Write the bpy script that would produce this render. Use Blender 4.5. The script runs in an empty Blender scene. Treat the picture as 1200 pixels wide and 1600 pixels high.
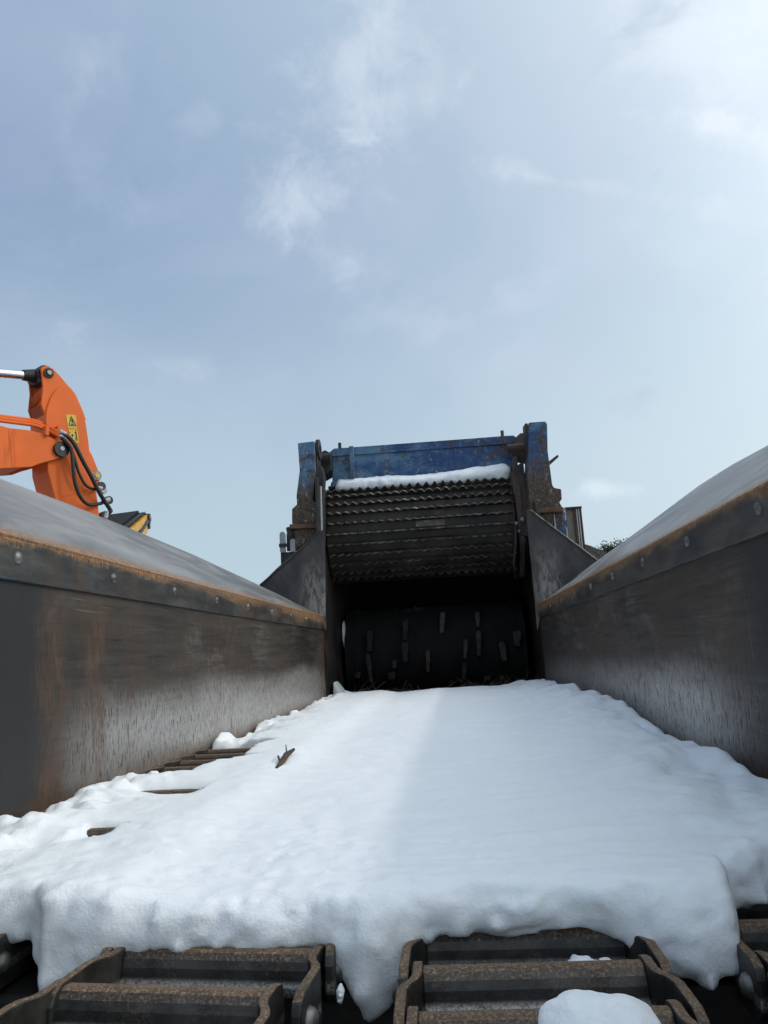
import bpy, bmesh, math, random
import numpy as np
from mathutils import Vector, Matrix

random.seed(7)
SC = bpy.context.scene
COL = SC.collection
H = 1.62                       # camera height above the yard; trough heights below are given relative to the camera

# ------------------------------------------------------------------ camera
PITCH, YAW, ROLL = math.radians(10.9), math.radians(4.62), math.radians(3.10)
cy, sy, cp, sp = math.cos(YAW), math.sin(YAW), math.cos(PITCH), math.sin(PITCH)
FWD = Vector((-sy*cp, cy*cp, sp))
_r = Vector((cy, sy, 0)); _u = _r.cross(FWD)
RIGHT = _r*math.cos(ROLL) - _u*math.sin(ROLL)
UP = _u*math.cos(ROLL) + _r*math.sin(ROLL)
cam_data = bpy.data.cameras.new('camera')
cam = bpy.data.objects.new('camera', cam_data); COL.objects.link(cam)
cam_data.sensor_fit = 'VERTICAL'; cam_data.sensor_height = 36.0; cam_data.lens = 36*1150/1600
cam_data.clip_start = 0.02; cam_data.clip_end = 5000
cam.matrix_world = Matrix(((RIGHT.x, UP.x, -FWD.x, 0), (RIGHT.y, UP.y, -FWD.y, 0), (RIGHT.z, UP.z, -FWD.z, H), (0, 0, 0, 1)))
SC.camera = cam

def ray(px, py):
    return FWD + RIGHT*((px-600)/1150) - UP*((py-800)/1150)
def at(px, py, Y):
    """a point of the photograph, given its distance Y along the trough"""
    d = ray(px, py); v = d*(Y/d.y); return Vector((v.x, v.y, v.z+H))

# ------------------------------------------------------------------ sky, sun, exposure
SUN_AZ, SUN_EL = math.radians(88), math.radians(37.7)     # azimuth clockwise from the trough axis
sun_dir = Vector((math.sin(SUN_AZ)*math.cos(SUN_EL), math.cos(SUN_AZ)*math.cos(SUN_EL), math.sin(SUN_EL)))
W = bpy.data.worlds.new('World'); SC.world = W; W.use_nodes = True
PUFF, WISP = (5.3, 5.9, 6.7), (4.0, 4.75, 5.7)
CLOUDS = [(545, 90, 110, 60, -0.75, 0.55, PUFF), (600, 165, 80, 35, -0.5, 0.45, PUFF), (450, 310, 105, 55, -0.45, 0.58, PUFF), (545, 410, 70, 40, 0.5, 0.38, PUFF),
          (150, 95, 60, 40, -0.4, 0.24, PUFF), (300, 188, 45, 24, -0.2, 0.18, PUFF), (290, 565, 60, 22, 0.0, 0.25, PUFF), (880, 285, 170, 16, 0.16, 0.28, (7.0, 7.5, 8.0)), (1150, 205, 120, 20, 0.2, 0.32, (7.6, 8.0, 8.3)),
          (945, 765, 50, 12, 0, 0.4, (6.6, 7.2, 7.7)), (620, 500, 90, 40, 0.0, 0.2, PUFF), (1010, 400, 60, 22, 0.55, 0.5, WISP), (860, 550, 110, 28, -0.25, 0.5, WISP), (1060, 470, 100, 32, 0.1, 0.42, WISP), (620, 60, 60, 30, -.5, .22, PUFF), (1130, 60, 170, 90, 0.0, 0.3, (7.5, 7.9, 8.3)), (240, 320, 130, 60, 0.3, 0.2, WISP), (760, 160, 160, 60, 0.2, 0.2, WISP)]
def build_world():
    nt = W.node_tree; n = nt.nodes; l = nt.links; n.clear()
    out = n.new('ShaderNodeOutputWorld'); bg = n.new('ShaderNodeBackground'); bg.inputs['Strength'].default_value = 0.097
    sky = n.new('ShaderNodeTexSky'); sky.sky_type = 'NISHITA'; sky.sun_disc = False
    sky.sun_elevation = SUN_EL; sky.sun_rotation = SUN_AZ; sky.air_density = 1.0; sky.dust_density = 2.0; sky.ozone_density = 1.2
    tc = n.new('ShaderNodeTexCoord')
    def noise(scale, detail, rough, sc=(1, 1, 1), off=(0, 0, 0), dist=0.0):
        mp = n.new('ShaderNodeMapping'); mp.inputs['Scale'].default_value = sc; mp.inputs['Location'].default_value = off
        l.new(tc.outputs['Generated'], mp.inputs['Vector'])
        t = n.new('ShaderNodeTexNoise'); t.inputs['Scale'].default_value = scale; t.inputs['Detail'].default_value = detail
        t.inputs['Roughness'].default_value = rough; t.inputs['Distortion'].default_value = dist
        l.new(mp.outputs[0], t.inputs['Vector']); return t.outputs['Fac']
    def ramp(src, a, b, va=0.0, vb=1.0):
        m = n.new('ShaderNodeMapRange'); m.interpolation_type = 'SMOOTHSTEP'
        m.inputs[1].default_value = a; m.inputs[2].default_value = b; m.inputs[3].default_value = va; m.inputs[4].default_value = vb
        l.new(src, m.inputs[0]); return m.outputs[0]
    def math_(op, a, b):
        m = n.new('ShaderNodeMath'); m.operation = op
        for i, v in enumerate((a, b)):
            if isinstance(v, (int, float)): m.inputs[i].default_value = v
            else: l.new(v, m.inputs[i])
        return m.outputs[0]
    def mix(f, a, b, mode='MIX'):
        m = n.new('ShaderNodeMix'); m.data_type = 'RGBA'; m.blend_type = mode
        for i, v in ((0, f), (6, a), (7, b)):
            if isinstance(v, (int, float)): m.inputs[i].default_value = v
            elif isinstance(v, tuple): m.inputs[i].default_value = (*v, 1)
            else: l.new(v, m.inputs[i])
        return m.outputs[2]
    # thin veil of cloud, brighter round the sun
    dot = n.new('ShaderNodeVectorMath'); dot.operation = 'DOT_PRODUCT'; l.new(tc.outputs['Generated'], dot.inputs[0])
    dot.inputs[1].default_value = sun_dir
    glow = ramp(dot.outputs['Value'], -0.15, 1.0, 0.0, 1.0)
    veil = mix(glow, (2.05, 2.95, 4.4), (4.6, 5.65, 6.2))
    halo = math_('POWER', math_('MAXIMUM', dot.outputs['Value'], 0.0), 4.0)
    soft = noise(1.9, 7, 0.58, (1, 1, 1.5), (3.1, 0.7, 2.2), 0.4)
    veil = mix(ramp(soft, 0.38, 0.66, 0.0, 0.42), veil, (4.5, 5.0, 6.1))
    dens = ramp(noise(1.1, 3, 0.5, (1, 1, 1.6), (1.4, 5.2, 0.3)), 0.3, 0.7, 0.70, 0.92)
    col = mix(dens, sky.outputs[0], veil)
    # the band towards the horizon is clearer and a little greener
    sep = n.new('ShaderNodeSeparateXYZ'); l.new(tc.outputs['Generated'], sep.inputs[0])
    hz = ramp(sep.outputs['Z'], 0.06, 0.62, 0.85, 0.0)
    col = mix(hz, col, mix(glow, (3.85, 4.9, 5.45), (5.6, 6.55, 6.85)))
    col = mix(halo, col, (9.5, 9.3, 8.8), 'ADD')
    # the ragged puffs and thin dark wisps that stand in the sky: centre, half sizes, turn, strength, colour
    warp = noise(7.0, 7, 0.62, (1, 1, 1), (2.2, 0.4, 1.7), 0.3); fray = noise(16.0, 6, 0.65, (1, 1, 1), (5.2, 2.4, 0.7), 0.5)
    for cx, cy_, wa, wb, tilt, amt, c3 in CLOUDS:
        c = ray(cx, cy_).normalized(); ea = (RIGHT-c*RIGHT.dot(c)).normalized(); eb = c.cross(ea)
        a_, b_ = ea*math.cos(tilt)+eb*math.sin(tilt), eb*math.cos(tilt)-ea*math.sin(tilt)
        comp = []
        for v, wd in ((a_, wa/1150), (b_, wb/1150)):
            d_ = n.new('ShaderNodeVectorMath'); d_.operation = 'DOT_PRODUCT'; l.new(tc.outputs['Generated'], d_.inputs[0]); d_.inputs[1].default_value = v/wd
            comp.append(math_('MULTIPLY', d_.outputs['Value'], d_.outputs['Value']))
        fr_ = n.new('ShaderNodeVectorMath'); fr_.operation = 'DOT_PRODUCT'; l.new(tc.outputs['Generated'], fr_.inputs[0]); fr_.inputs[1].default_value = c
        q = math_('ADD', math_('SQRT', math_('ADD', comp[0], comp[1]), 0.0), math_('ADD', math_('MULTIPLY', math_('SUBTRACT', warp, 0.5), 4.6), math_('MULTIPLY', math_('SUBTRACT', fray, 0.5), 2.4)))
        mk = math_('MULTIPLY', math_('MULTIPLY', ramp(q, 1.25, -0.5), ramp(fr_.outputs['Value'], 0.5, 0.6)), amt)
        col = mix(mk, col, c3)
    puff = math_('MULTIPLY', ramp(noise(5.2, 7, 0.58, (1.0, 1.0, 1.25), (0.15, 2.33, 8.1), 0.55), 0.53, 0.70), ramp(noise(2.0, 2, 0.5, (1, 1, 1), (7.7, 1.2, 4.4)), 0.47, 0.62))
    col = mix(math_('MULTIPLY', puff, 0.25), col, (7.0, 7.5, 8.2))
    dark = math_('MULTIPLY', ramp(noise(4.6, 6, 0.6, (1, 1, 2.3), (11.2, 3.3, 0.9), 0.4), 0.60, 0.74), 0.45)
    col = mix(dark, col, (3.7, 4.4, 5.4))
    l.new(col, bg.inputs['Color']); l.new(bg.outputs[0], out.inputs['Surface'])
build_world()
sun_data = bpy.data.lights.new('sun', 'SUN'); sun_data.energy = 0.5; sun_data.angle = math.radians(2.4); sun_data.color = (1.0, 0.95, 0.87)
sun = bpy.data.objects.new('sun', sun_data); COL.objects.link(sun)
sun.rotation_euler = sun_dir.to_track_quat('Z', 'Y').to_euler(); sun.location = (20, 0, 30)
SC.view_settings.view_transform = 'Standard'; SC.view_settings.look = 'None'
SC.view_settings.exposure = 0.5; SC.view_settings.gamma = 1.0; SC.view_settings.use_curve_mapping = False
SC.render.engine = 'CYCLES'; SC.cycles.use_denoising = True; SC.cycles.max_bounces = 6; SC.cycles.diffuse_bounces = 4; SC.cycles.glossy_bounces = 3; SC.cycles.use_adaptive_sampling = True; SC.cycles.adaptive_threshold = 0.02

# ------------------------------------------------------------------ material helpers
class Nodes:
    def __init__(s, name):
        s.m = bpy.data.materials.new(name); s.m.use_nodes = True; s.nt = s.m.node_tree; s.n = s.nt.nodes; s.l = s.nt.links
        s.b = s.n['Principled BSDF']; s.geo = s.n.new('ShaderNodeNewGeometry'); s.pos = s.geo.outputs['Position']
        s.tc = s.n.new('ShaderNodeTexCoord'); s._sep = None
    def put(s, sock, v):
        if isinstance(v, (int, float)): sock.default_value = v
        elif isinstance(v, tuple): sock.default_value = (*v, 1) if len(v) == 3 and sock.type == 'RGBA' else v
        else: s.l.new(v, sock)
    def map(s, scale, off=(0, 0, 0), src=None, rot=(0, 0, 0)):
        mp = s.n.new('ShaderNodeMapping'); mp.inputs['Scale'].default_value = scale; mp.inputs['Location'].default_value = off
        mp.inputs['Rotation'].default_value = rot; s.l.new(src or s.pos, mp.inputs['Vector']); return mp.outputs[0]
    def noise(s, scale=(1, 1, 1), detail=5, rough=0.55, off=(0, 0, 0), dist=0.0, src=None, rot=(0, 0, 0)):
        if isinstance(scale, (int, float)): scale = (scale,)*3
        t = s.n.new('ShaderNodeTexNoise'); t.inputs['Scale'].default_value = 1; t.inputs['Detail'].default_value = detail
        t.inputs['Roughness'].default_value = rough; t.inputs['Distortion'].default_value = dist
        s.l.new(s.map(scale, off, src, rot), t.inputs['Vector']); return t.outputs['Fac']
    def voro(s, scale, src=None):
        t = s.n.new('ShaderNodeTexVoronoi'); t.inputs['Scale'].default_value = 1
        s.l.new(s.map(scale, (0, 0, 0), src), t.inputs['Vector']); return t.outputs['Distance']
    def ramp(s, v, a, b, va=0.0, vb=1.0):
        m = s.n.new('ShaderNodeMapRange'); m.interpolation_type = 'SMOOTHSTEP'
        for i, x in enumerate((v, a, b, va, vb)): s.put(m.inputs[i], x)
        return m.outputs[0]
    def math(s, op, a, b=0.0):
        m = s.n.new('ShaderNodeMath'); m.operation = op; s.put(m.inputs[0], a); s.put(m.inputs[1], b); return m.outputs[0]
    def mul(s, *a):
        r = a[0]
        for x in a[1:]: r = s.math('MULTIPLY', r, x)
        return r
    def add(s, a, b): return s.math('ADD', a, b)
    def inv(s, a): return s.math('SUBTRACT', 1.0, a)
    def mix(s, f, a, b):
        m = s.n.new('ShaderNodeMix'); m.data_type = 'RGBA'; s.put(m.inputs[0], f); s.put(m.inputs[6], a); s.put(m.inputs[7], b); return m.outputs[2]
    def xyz(s, src=None):
        x = s.n.new('ShaderNodeSeparateXYZ'); s.l.new(src or s.pos, x.inputs[0]); return x.outputs
    def normal_z(s): return s.xyz(s.geo.outputs['Normal'])[2]
    def bump(s, h, strength=0.3, dist=0.01):
        b = s.n.new('ShaderNodeBump'); b.inputs['Strength'].default_value = strength; b.inputs['Distance'].default_value = dist
        s.l.new(h, b.inputs['Height']); s.l.new(b.outputs[0], s.b.inputs['Normal'])
    def set(s, **k):
        names = dict(color='Base Color', rough='Roughness', metal='Metallic', spec='Specular IOR Level', coat='Coat Weight', sss='Subsurface Weight')
        for a, v in k.items(): s.put(s.b.inputs[names[a]], v)
        return s.m
M = {}

def m_wall():
    k = Nodes('worn_trough_steel'); x, y, z = k.xyz(); zr = k.math('SUBTRACT', z, H)
    left = k.ramp(x, 0.2, -0.2)
    blot = k.noise((2.2, 1.3, 2.6), 6, 0.62, (3, 1, 7)); big = k.noise((1.0, 0.9, 1.4), 3, 0.5, (5, 8, 2))
    horiz = k.noise((20, 3.2, 55), 8, 0.72, (0.3, 0, 0), 0.25)
    fib = k.noise((90, 170, 17), 5, 0.7, (1, 2, 3)); fib2 = k.noise((90, 230, 30), 4, 0.65, (7, 3, 2)); grain = k.noise((300, 300, 220), 3, 0.7, (3, 3, 3))
    yw = k.add(y, k.add(k.mul(k.math('SUBTRACT', k.noise((6, 5, 5), 5, 0.6, (2, 2, 6)), 0.5), 0.10), k.mul(k.math('SUBTRACT', fib, 0.5), 0.12)))
    # scuffed plate: grey brown, darker near the open end
    tone = k.add(k.mul(horiz, 0.6), k.mul(blot, 0.4))
    col = k.mix(k.ramp(tone, 0.38, 0.62), (0.020, 0.0178, 0.0158), (0.078, 0.066, 0.054))
    col = k.mix(k.mul(k.ramp(big, 0.44, 0.62), 0.5), col, (0.062, 0.047, 0.034))
    pale = k.mul(k.ramp(k.noise((3, 3.2, 5.5), 7, 0.66, (2, 6, 3), 0.6), 0.50, 0.64), k.ramp(horiz, 0.36, 0.60), 0.7)
    col = k.mix(pale, col, (0.135, 0.124, 0.110))
    black = k.mul(k.ramp(k.noise((5, 2.4, 60), 5, 0.6, (4, 4, 1), 0.3), 0.60, 0.68), k.ramp(zr, -0.12, 0.0), 0.75)
    col = k.mix(black, col, (0.012, 0.012, 0.013))
    near_end = k.ramp(yw, 1.60, 1.44)
    col = k.mix(near_end, col, k.mix(k.ramp(grain, 0.3, 0.7), (0.018, 0.0172, 0.017), (0.027, 0.026, 0.0255)))
    # polished and paler along the lower part of the plate
    lim = k.add(k.add(zr, k.mul(k.math('SUBTRACT', blot, 0.5), 0.16)), k.mul(k.math('SUBTRACT', horiz, 0.5), 0.07))
    worn = k.mul(k.ramp(lim, -0.03, -0.16), k.ramp(yw, 1.50, 1.95), k.ramp(y, 4.0, 5.2, 1.0, 0.5), k.ramp(left, 0, 1, k.ramp(yw, 3.6, 2.3, 0.3, 1.0), 1.0))
    col = k.mix(k.mul(worn, k.ramp(fib, 0.30, 0.56, 0.55, 1.0), k.ramp(grain, 0.25, 0.6, 0.7, 1.0)), col, (0.62, 0.60, 0.575))
    # thin pale scratches
    scr = k.mul(k.ramp(k.noise((40, 2.6, 190), 4, 0.7, (5, 1, 2)), 0.62, 0.70), k.ramp(blot, 0.42, 0.6), 0.5)
    vscr = k.mul(k.ramp(k.noise((40, 120, 1.1), 3, 0.6, (6, 6, 2)), 0.66, 0.70), k.ramp(k.noise((2, 3, 3), 3, 0.6, (1, 7, 7)), 0.5, 0.6), 0.4)
    col = k.mix(k.mul(k.math('MAXIMUM', scr, vscr), k.inv(near_end)), col, (0.34, 0.33, 0.31))
    # rust: two broad runs on one wall, fine drips elsewhere
    def run(a, b, w): return k.mul(k.ramp(yw, a-w, a+w), k.ramp(yw, b+w, b-w))
    runs = k.mul(left, k.math('MAXIMUM', k.math('MAXIMUM', run(1.50, 1.60, 0.03), run(1.68, 1.80, 0.03)), k.math('MAXIMUM', k.mul(run(1.88, 1.97, 0.03), 0.45), k.ramp(yw, 4.62, 4.9))))
    runs = k.math('MAXIMUM', runs, k.mul(k.inv(left), run(1.62, 1.76, 0.05), 0.35))
    some = k.mul(k.ramp(k.noise((0.5, 4.2, 0.35), 4, 0.6, (2.0, 3.63, 1.0)), 0.56, 0.66), k.ramp(left, 0, 1, 0.35, 0.8))
    film = k.mul(k.math('MAXIMUM', runs, k.mul(some, 0.5)), k.ramp(zr, 0.20, 0.02, 0.35, 1.0), k.ramp(fib, 0.34, 0.58, 0.25, 1.0))
    film = k.mul(film, k.ramp(k.noise((20, 26, 9), 6, 0.7, (3, 1, 9)), 0.32, 0.62, 0.15, 1.0))
    col = k.mix(k.mul(film, 0.85), col, k.mix(k.ramp(fib2, 0.36, 0.64), (0.045, 0.022, 0.015), (0.155, 0.070, 0.032)))
    dash = k.mul(k.ramp(k.math('MINIMUM', fib, fib2), 0.485, 0.535), k.ramp(zr, 0.12, -0.10, 0.10, 0.9), k.inv(near_end))
    col = k.mix(dash, col, k.mix(k.ramp(big, 0.4, 0.6), (0.040, 0.026, 0.020), (0.085, 0.042, 0.024)))
    foot = k.mul(k.ramp(k.add(zr, k.mul(k.math('SUBTRACT', blot, 0.5), 0.08)), -0.225, -0.30), k.ramp(fib, 0.3, 0.6, 0.5, 0.95))
    col = k.mix(foot, col, (0.10, 0.055, 0.026))
    rusty = k.math('MAXIMUM', k.math('MAXIMUM', film, dash), foot)
    k.bump(k.add(k.add(k.mul(horiz, 0.4), k.mul(dash, -0.4)), k.mul(grain, 0.15)), 0.22, 0.003)
    M['wall'] = k.set(color=col, metal=k.mul(k.ramp(worn, 0, 1, 0.15, 0.55), k.inv(rusty)), rough=k.math('MAXIMUM', k.ramp(worn, 0, 1, 0.50, 0.36), k.ramp(rusty, 0, 1, 0.3, 0.75)))
m_wall()

def m_rail():
    k = Nodes('cap_rail_steel'); x, y, z = k.xyz(); zr = k.math('SUBTRACT', z, H)
    n1 = k.noise((8, 5, 20), 6, 0.65); n2 = k.noise((3, 1.2, 3), 4, 0.6, (4, 4, 4)); fine = k.noise((140, 140, 60), 3, 0.6)
    col = k.mix(k.ramp(n1, 0.35, 0.7), (0.036, 0.036, 0.038), (0.10, 0.095, 0.085))
    lim = k.add(zr, k.add(k.mul(k.math('SUBTRACT', n1, 0.5), 0.085), k.mul(k.math('SUBTRACT', fine, 0.5), 0.02)))
    far = k.ramp(y, 1.8, 4.0, 0.0, 0.05)
    rust = k.mul(k.ramp(lim, k.math('SUBTRACT', 0.240, k.mul(far, 1.0)), 0.262), k.ramp(n2, 0.34, 0.55, 0.35, 1.0))
    rc = k.mix(k.ramp(fine, 0.35, 0.7), (0.12, 0.055, 0.022), (0.33, 0.175, 0.068))
    col = k.mix(rust, col, rc)
    stain = k.mul(k.ramp(k.noise((6, 9, 2), 5, 0.6, (2, 9, 1)), 0.5, 0.72), k.ramp(y, 2.0, 4.5, 0.25, 0.9))
    col = k.mix(stain, col, (0.16, 0.085, 0.03))
    blue = k.mul(k.ramp(k.noise((20, 7, 20), 3, 0.6, (0.5, 3.2, 0)), 0.68, 0.71), k.mul(k.ramp(y, 2.3, 1.9), k.ramp(x, 0, -0.2)))
    col = k.mix(k.mul(blue, 0.6), col, (0.05, 0.085, 0.15))
    k.bump(k.add(n1, k.mul(fine, 0.4)), 0.35, 0.003)
    M['rail'] = k.set(color=col, metal=k.mul(k.inv(rust), 0.4), rough=k.ramp(rust, 0, 1, 0.5, 0.85))
m_rail()

def m_flare():
    k = Nodes('weathered_flare_light_offset'); x, y, z = k.xyz(); zr = k.math('SUBTRACT', z, H)
    streak = k.noise((7.0, 2.2, 4.0), 7, 0.66, (1, 5, 2), 0.6, rot=(0, 0, 0.5)); blot = k.noise((1.2, 0.7, 1.2), 4, 0.5, (7, 1, 1)); fine = k.noise(70, 3, 0.6)
    long_ = k.noise((9, 0.9, 9), 5, 0.6, (2, 2, 8))
    col = k.mix(k.ramp(streak, 0.36, 0.66), k.mix(k.ramp(x, -0.5, 0.5), (0.090, 0.088, 0.086), (0.165, 0.158, 0.150)), k.mix(k.ramp(x, -0.5, 0.5), (0.235, 0.228, 0.222), (0.47, 0.45, 0.425)))  # left plate darkened, right one lightened in colour to offset the light
    col = k.mix(k.ramp(long_, 0.48, 0.72, 0, 0.5), col, (0.12, 0.112, 0.11))
    col = k.mix(k.ramp(blot, 0.45, 0.75, 0, 0.45), col, (0.44, 0.42, 0.40))
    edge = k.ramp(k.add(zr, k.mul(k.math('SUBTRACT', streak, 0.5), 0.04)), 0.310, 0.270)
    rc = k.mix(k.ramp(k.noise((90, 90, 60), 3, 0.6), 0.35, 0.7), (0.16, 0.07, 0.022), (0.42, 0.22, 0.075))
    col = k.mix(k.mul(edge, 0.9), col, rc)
    k.bump(k.add(streak, k.mul(fine, 0.2)), 0.25, 0.006)
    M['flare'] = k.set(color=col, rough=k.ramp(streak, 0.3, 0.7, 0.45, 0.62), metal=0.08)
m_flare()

def steel(name, dark, light, rust=(0.16, 0.07, 0.025), amt=0.4, rough=0.6, scale=6.0, metal=0.3, topr=0.0):
    k = Nodes(name); n1 = k.noise(scale, 6, 0.62); n2 = k.noise(scale*0.4, 4, 0.6, (5, 3, 1)); f = k.noise(scale*16, 5, 0.75, (2, 2, 2))
    col = k.mix(k.ramp(n1, 0.35, 0.68), dark, light)
    r = k.mul(k.ramp(k.add(k.mul(n2, 0.7), k.mul(f, 0.3)), 0.58-amt*0.2, 0.68-amt*0.1), amt)
    if topr:
        oz = k.xyz(k.tc.outputs['Object'])[2]
        up = k.mul(k.ramp(k.add(k.normal_z(), k.mul(k.math('SUBTRACT', f, 0.5), 0.9)), 0.55, 0.98), k.ramp(oz, -0.022, -0.012))
        shine = k.mul(k.ramp(oz, -0.030, -0.035), k.ramp(oz, -0.046, -0.041), k.ramp(f, 0.36, 0.60))
        col = k.mix(k.mul(shine, 0.85), col, (0.42, 0.40, 0.36))
        r = k.math('MAXIMUM', r, k.mul(up, topr))
        rust = k.mix(k.ramp(f, 0.46, 0.66), k.mix(k.ramp(n1, 0.4, 0.62), rust, tuple(c*0.55 for c in rust)), tuple(min(1, c*1.7+0.09) for c in rust))
    col = k.mix(r, col, rust)
    k.bump(k.add(n1, k.mul(f, 0.5)), 0.4, 0.003)
    M[name] = k.set(color=col, rough=k.ramp(r, 0, 1, rough, 0.85), metal=k.mul(k.inv(r), metal)); return M[name]
steel('dark_steel', (0.022, 0.021, 0.021), (0.060, 0.056, 0.052), amt=0.35)
steel('brown_steel', (0.014, 0.012, 0.0105), (0.040, 0.033, 0.027), (0.050, 0.030, 0.019), amt=0.5, rough=0.65, scale=5)
steel('tooth_edge', (0.045, 0.040, 0.034), (0.24, 0.22, 0.19), (0.09, 0.055, 0.035), amt=0.6, rough=0.6, scale=14, metal=0.5)
steel('chain_steel', (0.030, 0.028, 0.027), (0.085, 0.079, 0.072), (0.165, 0.098, 0.050), amt=0.3, rough=0.40, scale=18, metal=0.5, topr=0.85)
steel('chain_pin', (0.10, 0.095, 0.09), (0.26, 0.25, 0.23), (0.15, 0.08, 0.03), amt=0.3, rough=0.35, scale=30, metal=0.7)
steel('rivet_steel', (0.09, 0.087, 0.083), (0.24, 0.23, 0.22), (0.14, 0.08, 0.04), amt=0.25, rough=0.35, scale=40, metal=0.7)
steel('grey_gusset', (0.040, 0.036, 0.035), (0.080, 0.072, 0.068), (0.10, 0.06, 0.04), amt=0.35, scale=4)
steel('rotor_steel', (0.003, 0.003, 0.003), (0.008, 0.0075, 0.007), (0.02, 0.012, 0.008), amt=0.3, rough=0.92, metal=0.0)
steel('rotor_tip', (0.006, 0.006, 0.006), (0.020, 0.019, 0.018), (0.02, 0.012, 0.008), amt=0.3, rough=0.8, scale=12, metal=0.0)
steel('hammer_steel', (0.006, 0.0055, 0.005), (0.036, 0.033, 0.030), (0.08, 0.05, 0.03), amt=0.4, rough=0.4, scale=20, metal=0.5)
steel('plate_steel', (0.020, 0.016, 0.013), (0.058, 0.044, 0.034), (0.075, 0.040, 0.024), amt=0.5, rough=0.7, scale=9)
steel('plate_pale', (0.045, 0.040, 0.034), (0.14, 0.13, 0.115), (0.08, 0.05, 0.03), amt=0.5, rough=0.6, scale=16)
steel('rust_brown', (0.07, 0.035, 0.02), (0.13, 0.065, 0.035), (0.18, 0.09, 0.04), amt=0.5, rough=0.8, scale=10, metal=0.0)

def m_gusset():   # dark plate with a scoured pale patch near the trough
    k = Nodes('gusset_plate'); x, y, z = k.xyz(); zr = k.math('SUBTRACT', z, H)
    n = k.noise((9, 9, 5), 6, 0.65); n2 = k.noise((40, 40, 14), 4, 0.6, (3, 1, 1)); n3 = k.noise(2.5, 3, 0.5, (6, 2, 2))
    col = k.mix(k.ramp(n, 0.35, 0.7), (0.036, 0.032, 0.031), (0.072, 0.064, 0.06))
    d = k.math('MINIMUM', k.math('ABSOLUTE', k.math('ADD', x, 0.88)), k.math('ABSOLUTE', k.math('SUBTRACT', x, 0.66)))
    scour = k.mul(k.ramp(k.add(d, k.mul(k.math('SUBTRACT', n3, 0.5), 0.22)), 0.16, 0.01), k.ramp(k.add(zr, k.mul(n, 0.2)), 0.85, 0.45), k.ramp(n2, 0.30, 0.66))
    col = k.mix(scour, col, (0.30, 0.275, 0.25))
    k.bump(n, 0.3, 0.003)
    M['gusset'] = k.set(color=col, rough=0.55, metal=0.25)
m_gusset()

def m_blue(name, lo, hi):
    """blue paint, scoured to brown steel below a ragged height, flaked elsewhere"""
    k = Nodes(name); x, y, z = k.xyz(); zr = k.math('SUBTRACT', z, H)
    n = k.noise((5, 5, 3.4), 6, 0.66, (1, 2, 6)); n2 = k.noise(17, 5, 0.65, (3, 3, 3)); f = k.noise(60, 4, 0.6); v = k.noise((14, 14, 1.6), 4, 0.6, (9, 2, 2))
    blue = k.mix(k.ramp(n2, 0.3, 0.7), (0.009, 0.036, 0.118), (0.016, 0.066, 0.185))
    fade = k.mul(k.ramp(k.noise((3, 3, 6), 6, 0.68, (8, 1, 4)), k.ramp(x, -0.8, 0.1, 0.30, 0.47), k.ramp(x, -0.8, 0.1, 0.56, 0.66)), 0.8)
    blue = k.mix(fade, blue, (0.11, 0.21, 0.30))
    metal = k.mix(k.ramp(f, 0.35, 0.7), (0.035, 0.027, 0.022), (0.115, 0.072, 0.045))
    metal = k.mix(k.mul(k.ramp(n2, 0.6, 0.72), 0.8), metal, (0.26, 0.25, 0.23))
    gone = k.ramp(k.add(k.add(zr, k.mul(k.math('SUBTRACT', n, 0.5), 0.55)), k.mul(k.math('SUBTRACT', n2, 0.5), 0.25)), hi, lo)
    flakes = k.ramp(k.add(k.mul(n2, 0.5), k.mul(n, 0.5)), k.ramp(x, -0.5, 0.5, 0.55, 0.49), k.ramp(x, -0.5, 0.5, 0.60, 0.55))
    gone = k.math('MAXIMUM', gone, k.mul(flakes, 0.9))
    col = k.mix(gone, blue, metal)
    scr = k.ramp(k.noise((24, 24, 12), 6, 0.8, (1, 7, 3)), 0.585, 0.63)
    col = k.mix(k.mul(scr, 0.42), col, (0.36, 0.44, 0.46))
    k.bump(k.add(k.mul(gone, -0.6), k.mul(f, 0.4)), 0.4, 0.002)
    M[name] = k.set(color=col, rough=k.ramp(gone, 0, 1, 0.38, 0.72), spec=0.4)
m_blue('blue_post', 1.10, 1.42); m_blue('blue_beam', -1.0, -0.5)

def paint(name, col, dirt=(0.05, 0.035, 0.025), amt=0.35, rough=0.4, scale=3.0, dark=0.75, spec=0.4):
    k = Nodes(name); n = k.noise(scale, 6, 0.6); n2 = k.noise((scale*6, scale*6, scale*1.2), 5, 0.65, (2, 4, 1)); f = k.noise(scale*40, 3, 0.6)
    c = k.mix(k.ramp(n, 0.35, 0.7), tuple(x*dark for x in col), col)
    d = k.mul(k.ramp(k.add(k.mul(n2, 0.6), k.mul(n, 0.4)), 0.54, 0.74), amt)
    c = k.mix(d, c, dirt); k.bump(f, 0.12, 0.002)
    M[name] = k.set(color=c, rough=k.ramp(d, 0, 1, rough, 0.8), spec=spec); return M[name]
paint('orange', (0.78, 0.145, 0.020), (0.14, 0.038, 0.018), 0.6, 0.52, 1.6, 0.84, 0.25)
paint('orange_shaded', (0.40, 0.080, 0.018), (0.05, 0.022, 0.015), 0.8, 0.65, 3.0, 0.75, 0.2)  # deeper orange, shade put into its colour, for far clevis and crown plates
paint('yellow', (0.80, 0.40, 0.025), (0.08, 0.05, 0.02), 0.4)
paint('decal_yellow', (0.70, 0.47, 0.03), (0.2, 0.14, 0.05), 0.2, 0.45, 8)
paint('black_print', (0.02, 0.02, 0.02), amt=0.0)
paint('rubber', (0.022, 0.021, 0.021), (0.07, 0.065, 0.06), 0.4, 0.55, 6)
paint('black_paint', (0.018, 0.018, 0.02), (0.08, 0.07, 0.06), 0.3, 0.4, 6)
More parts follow.
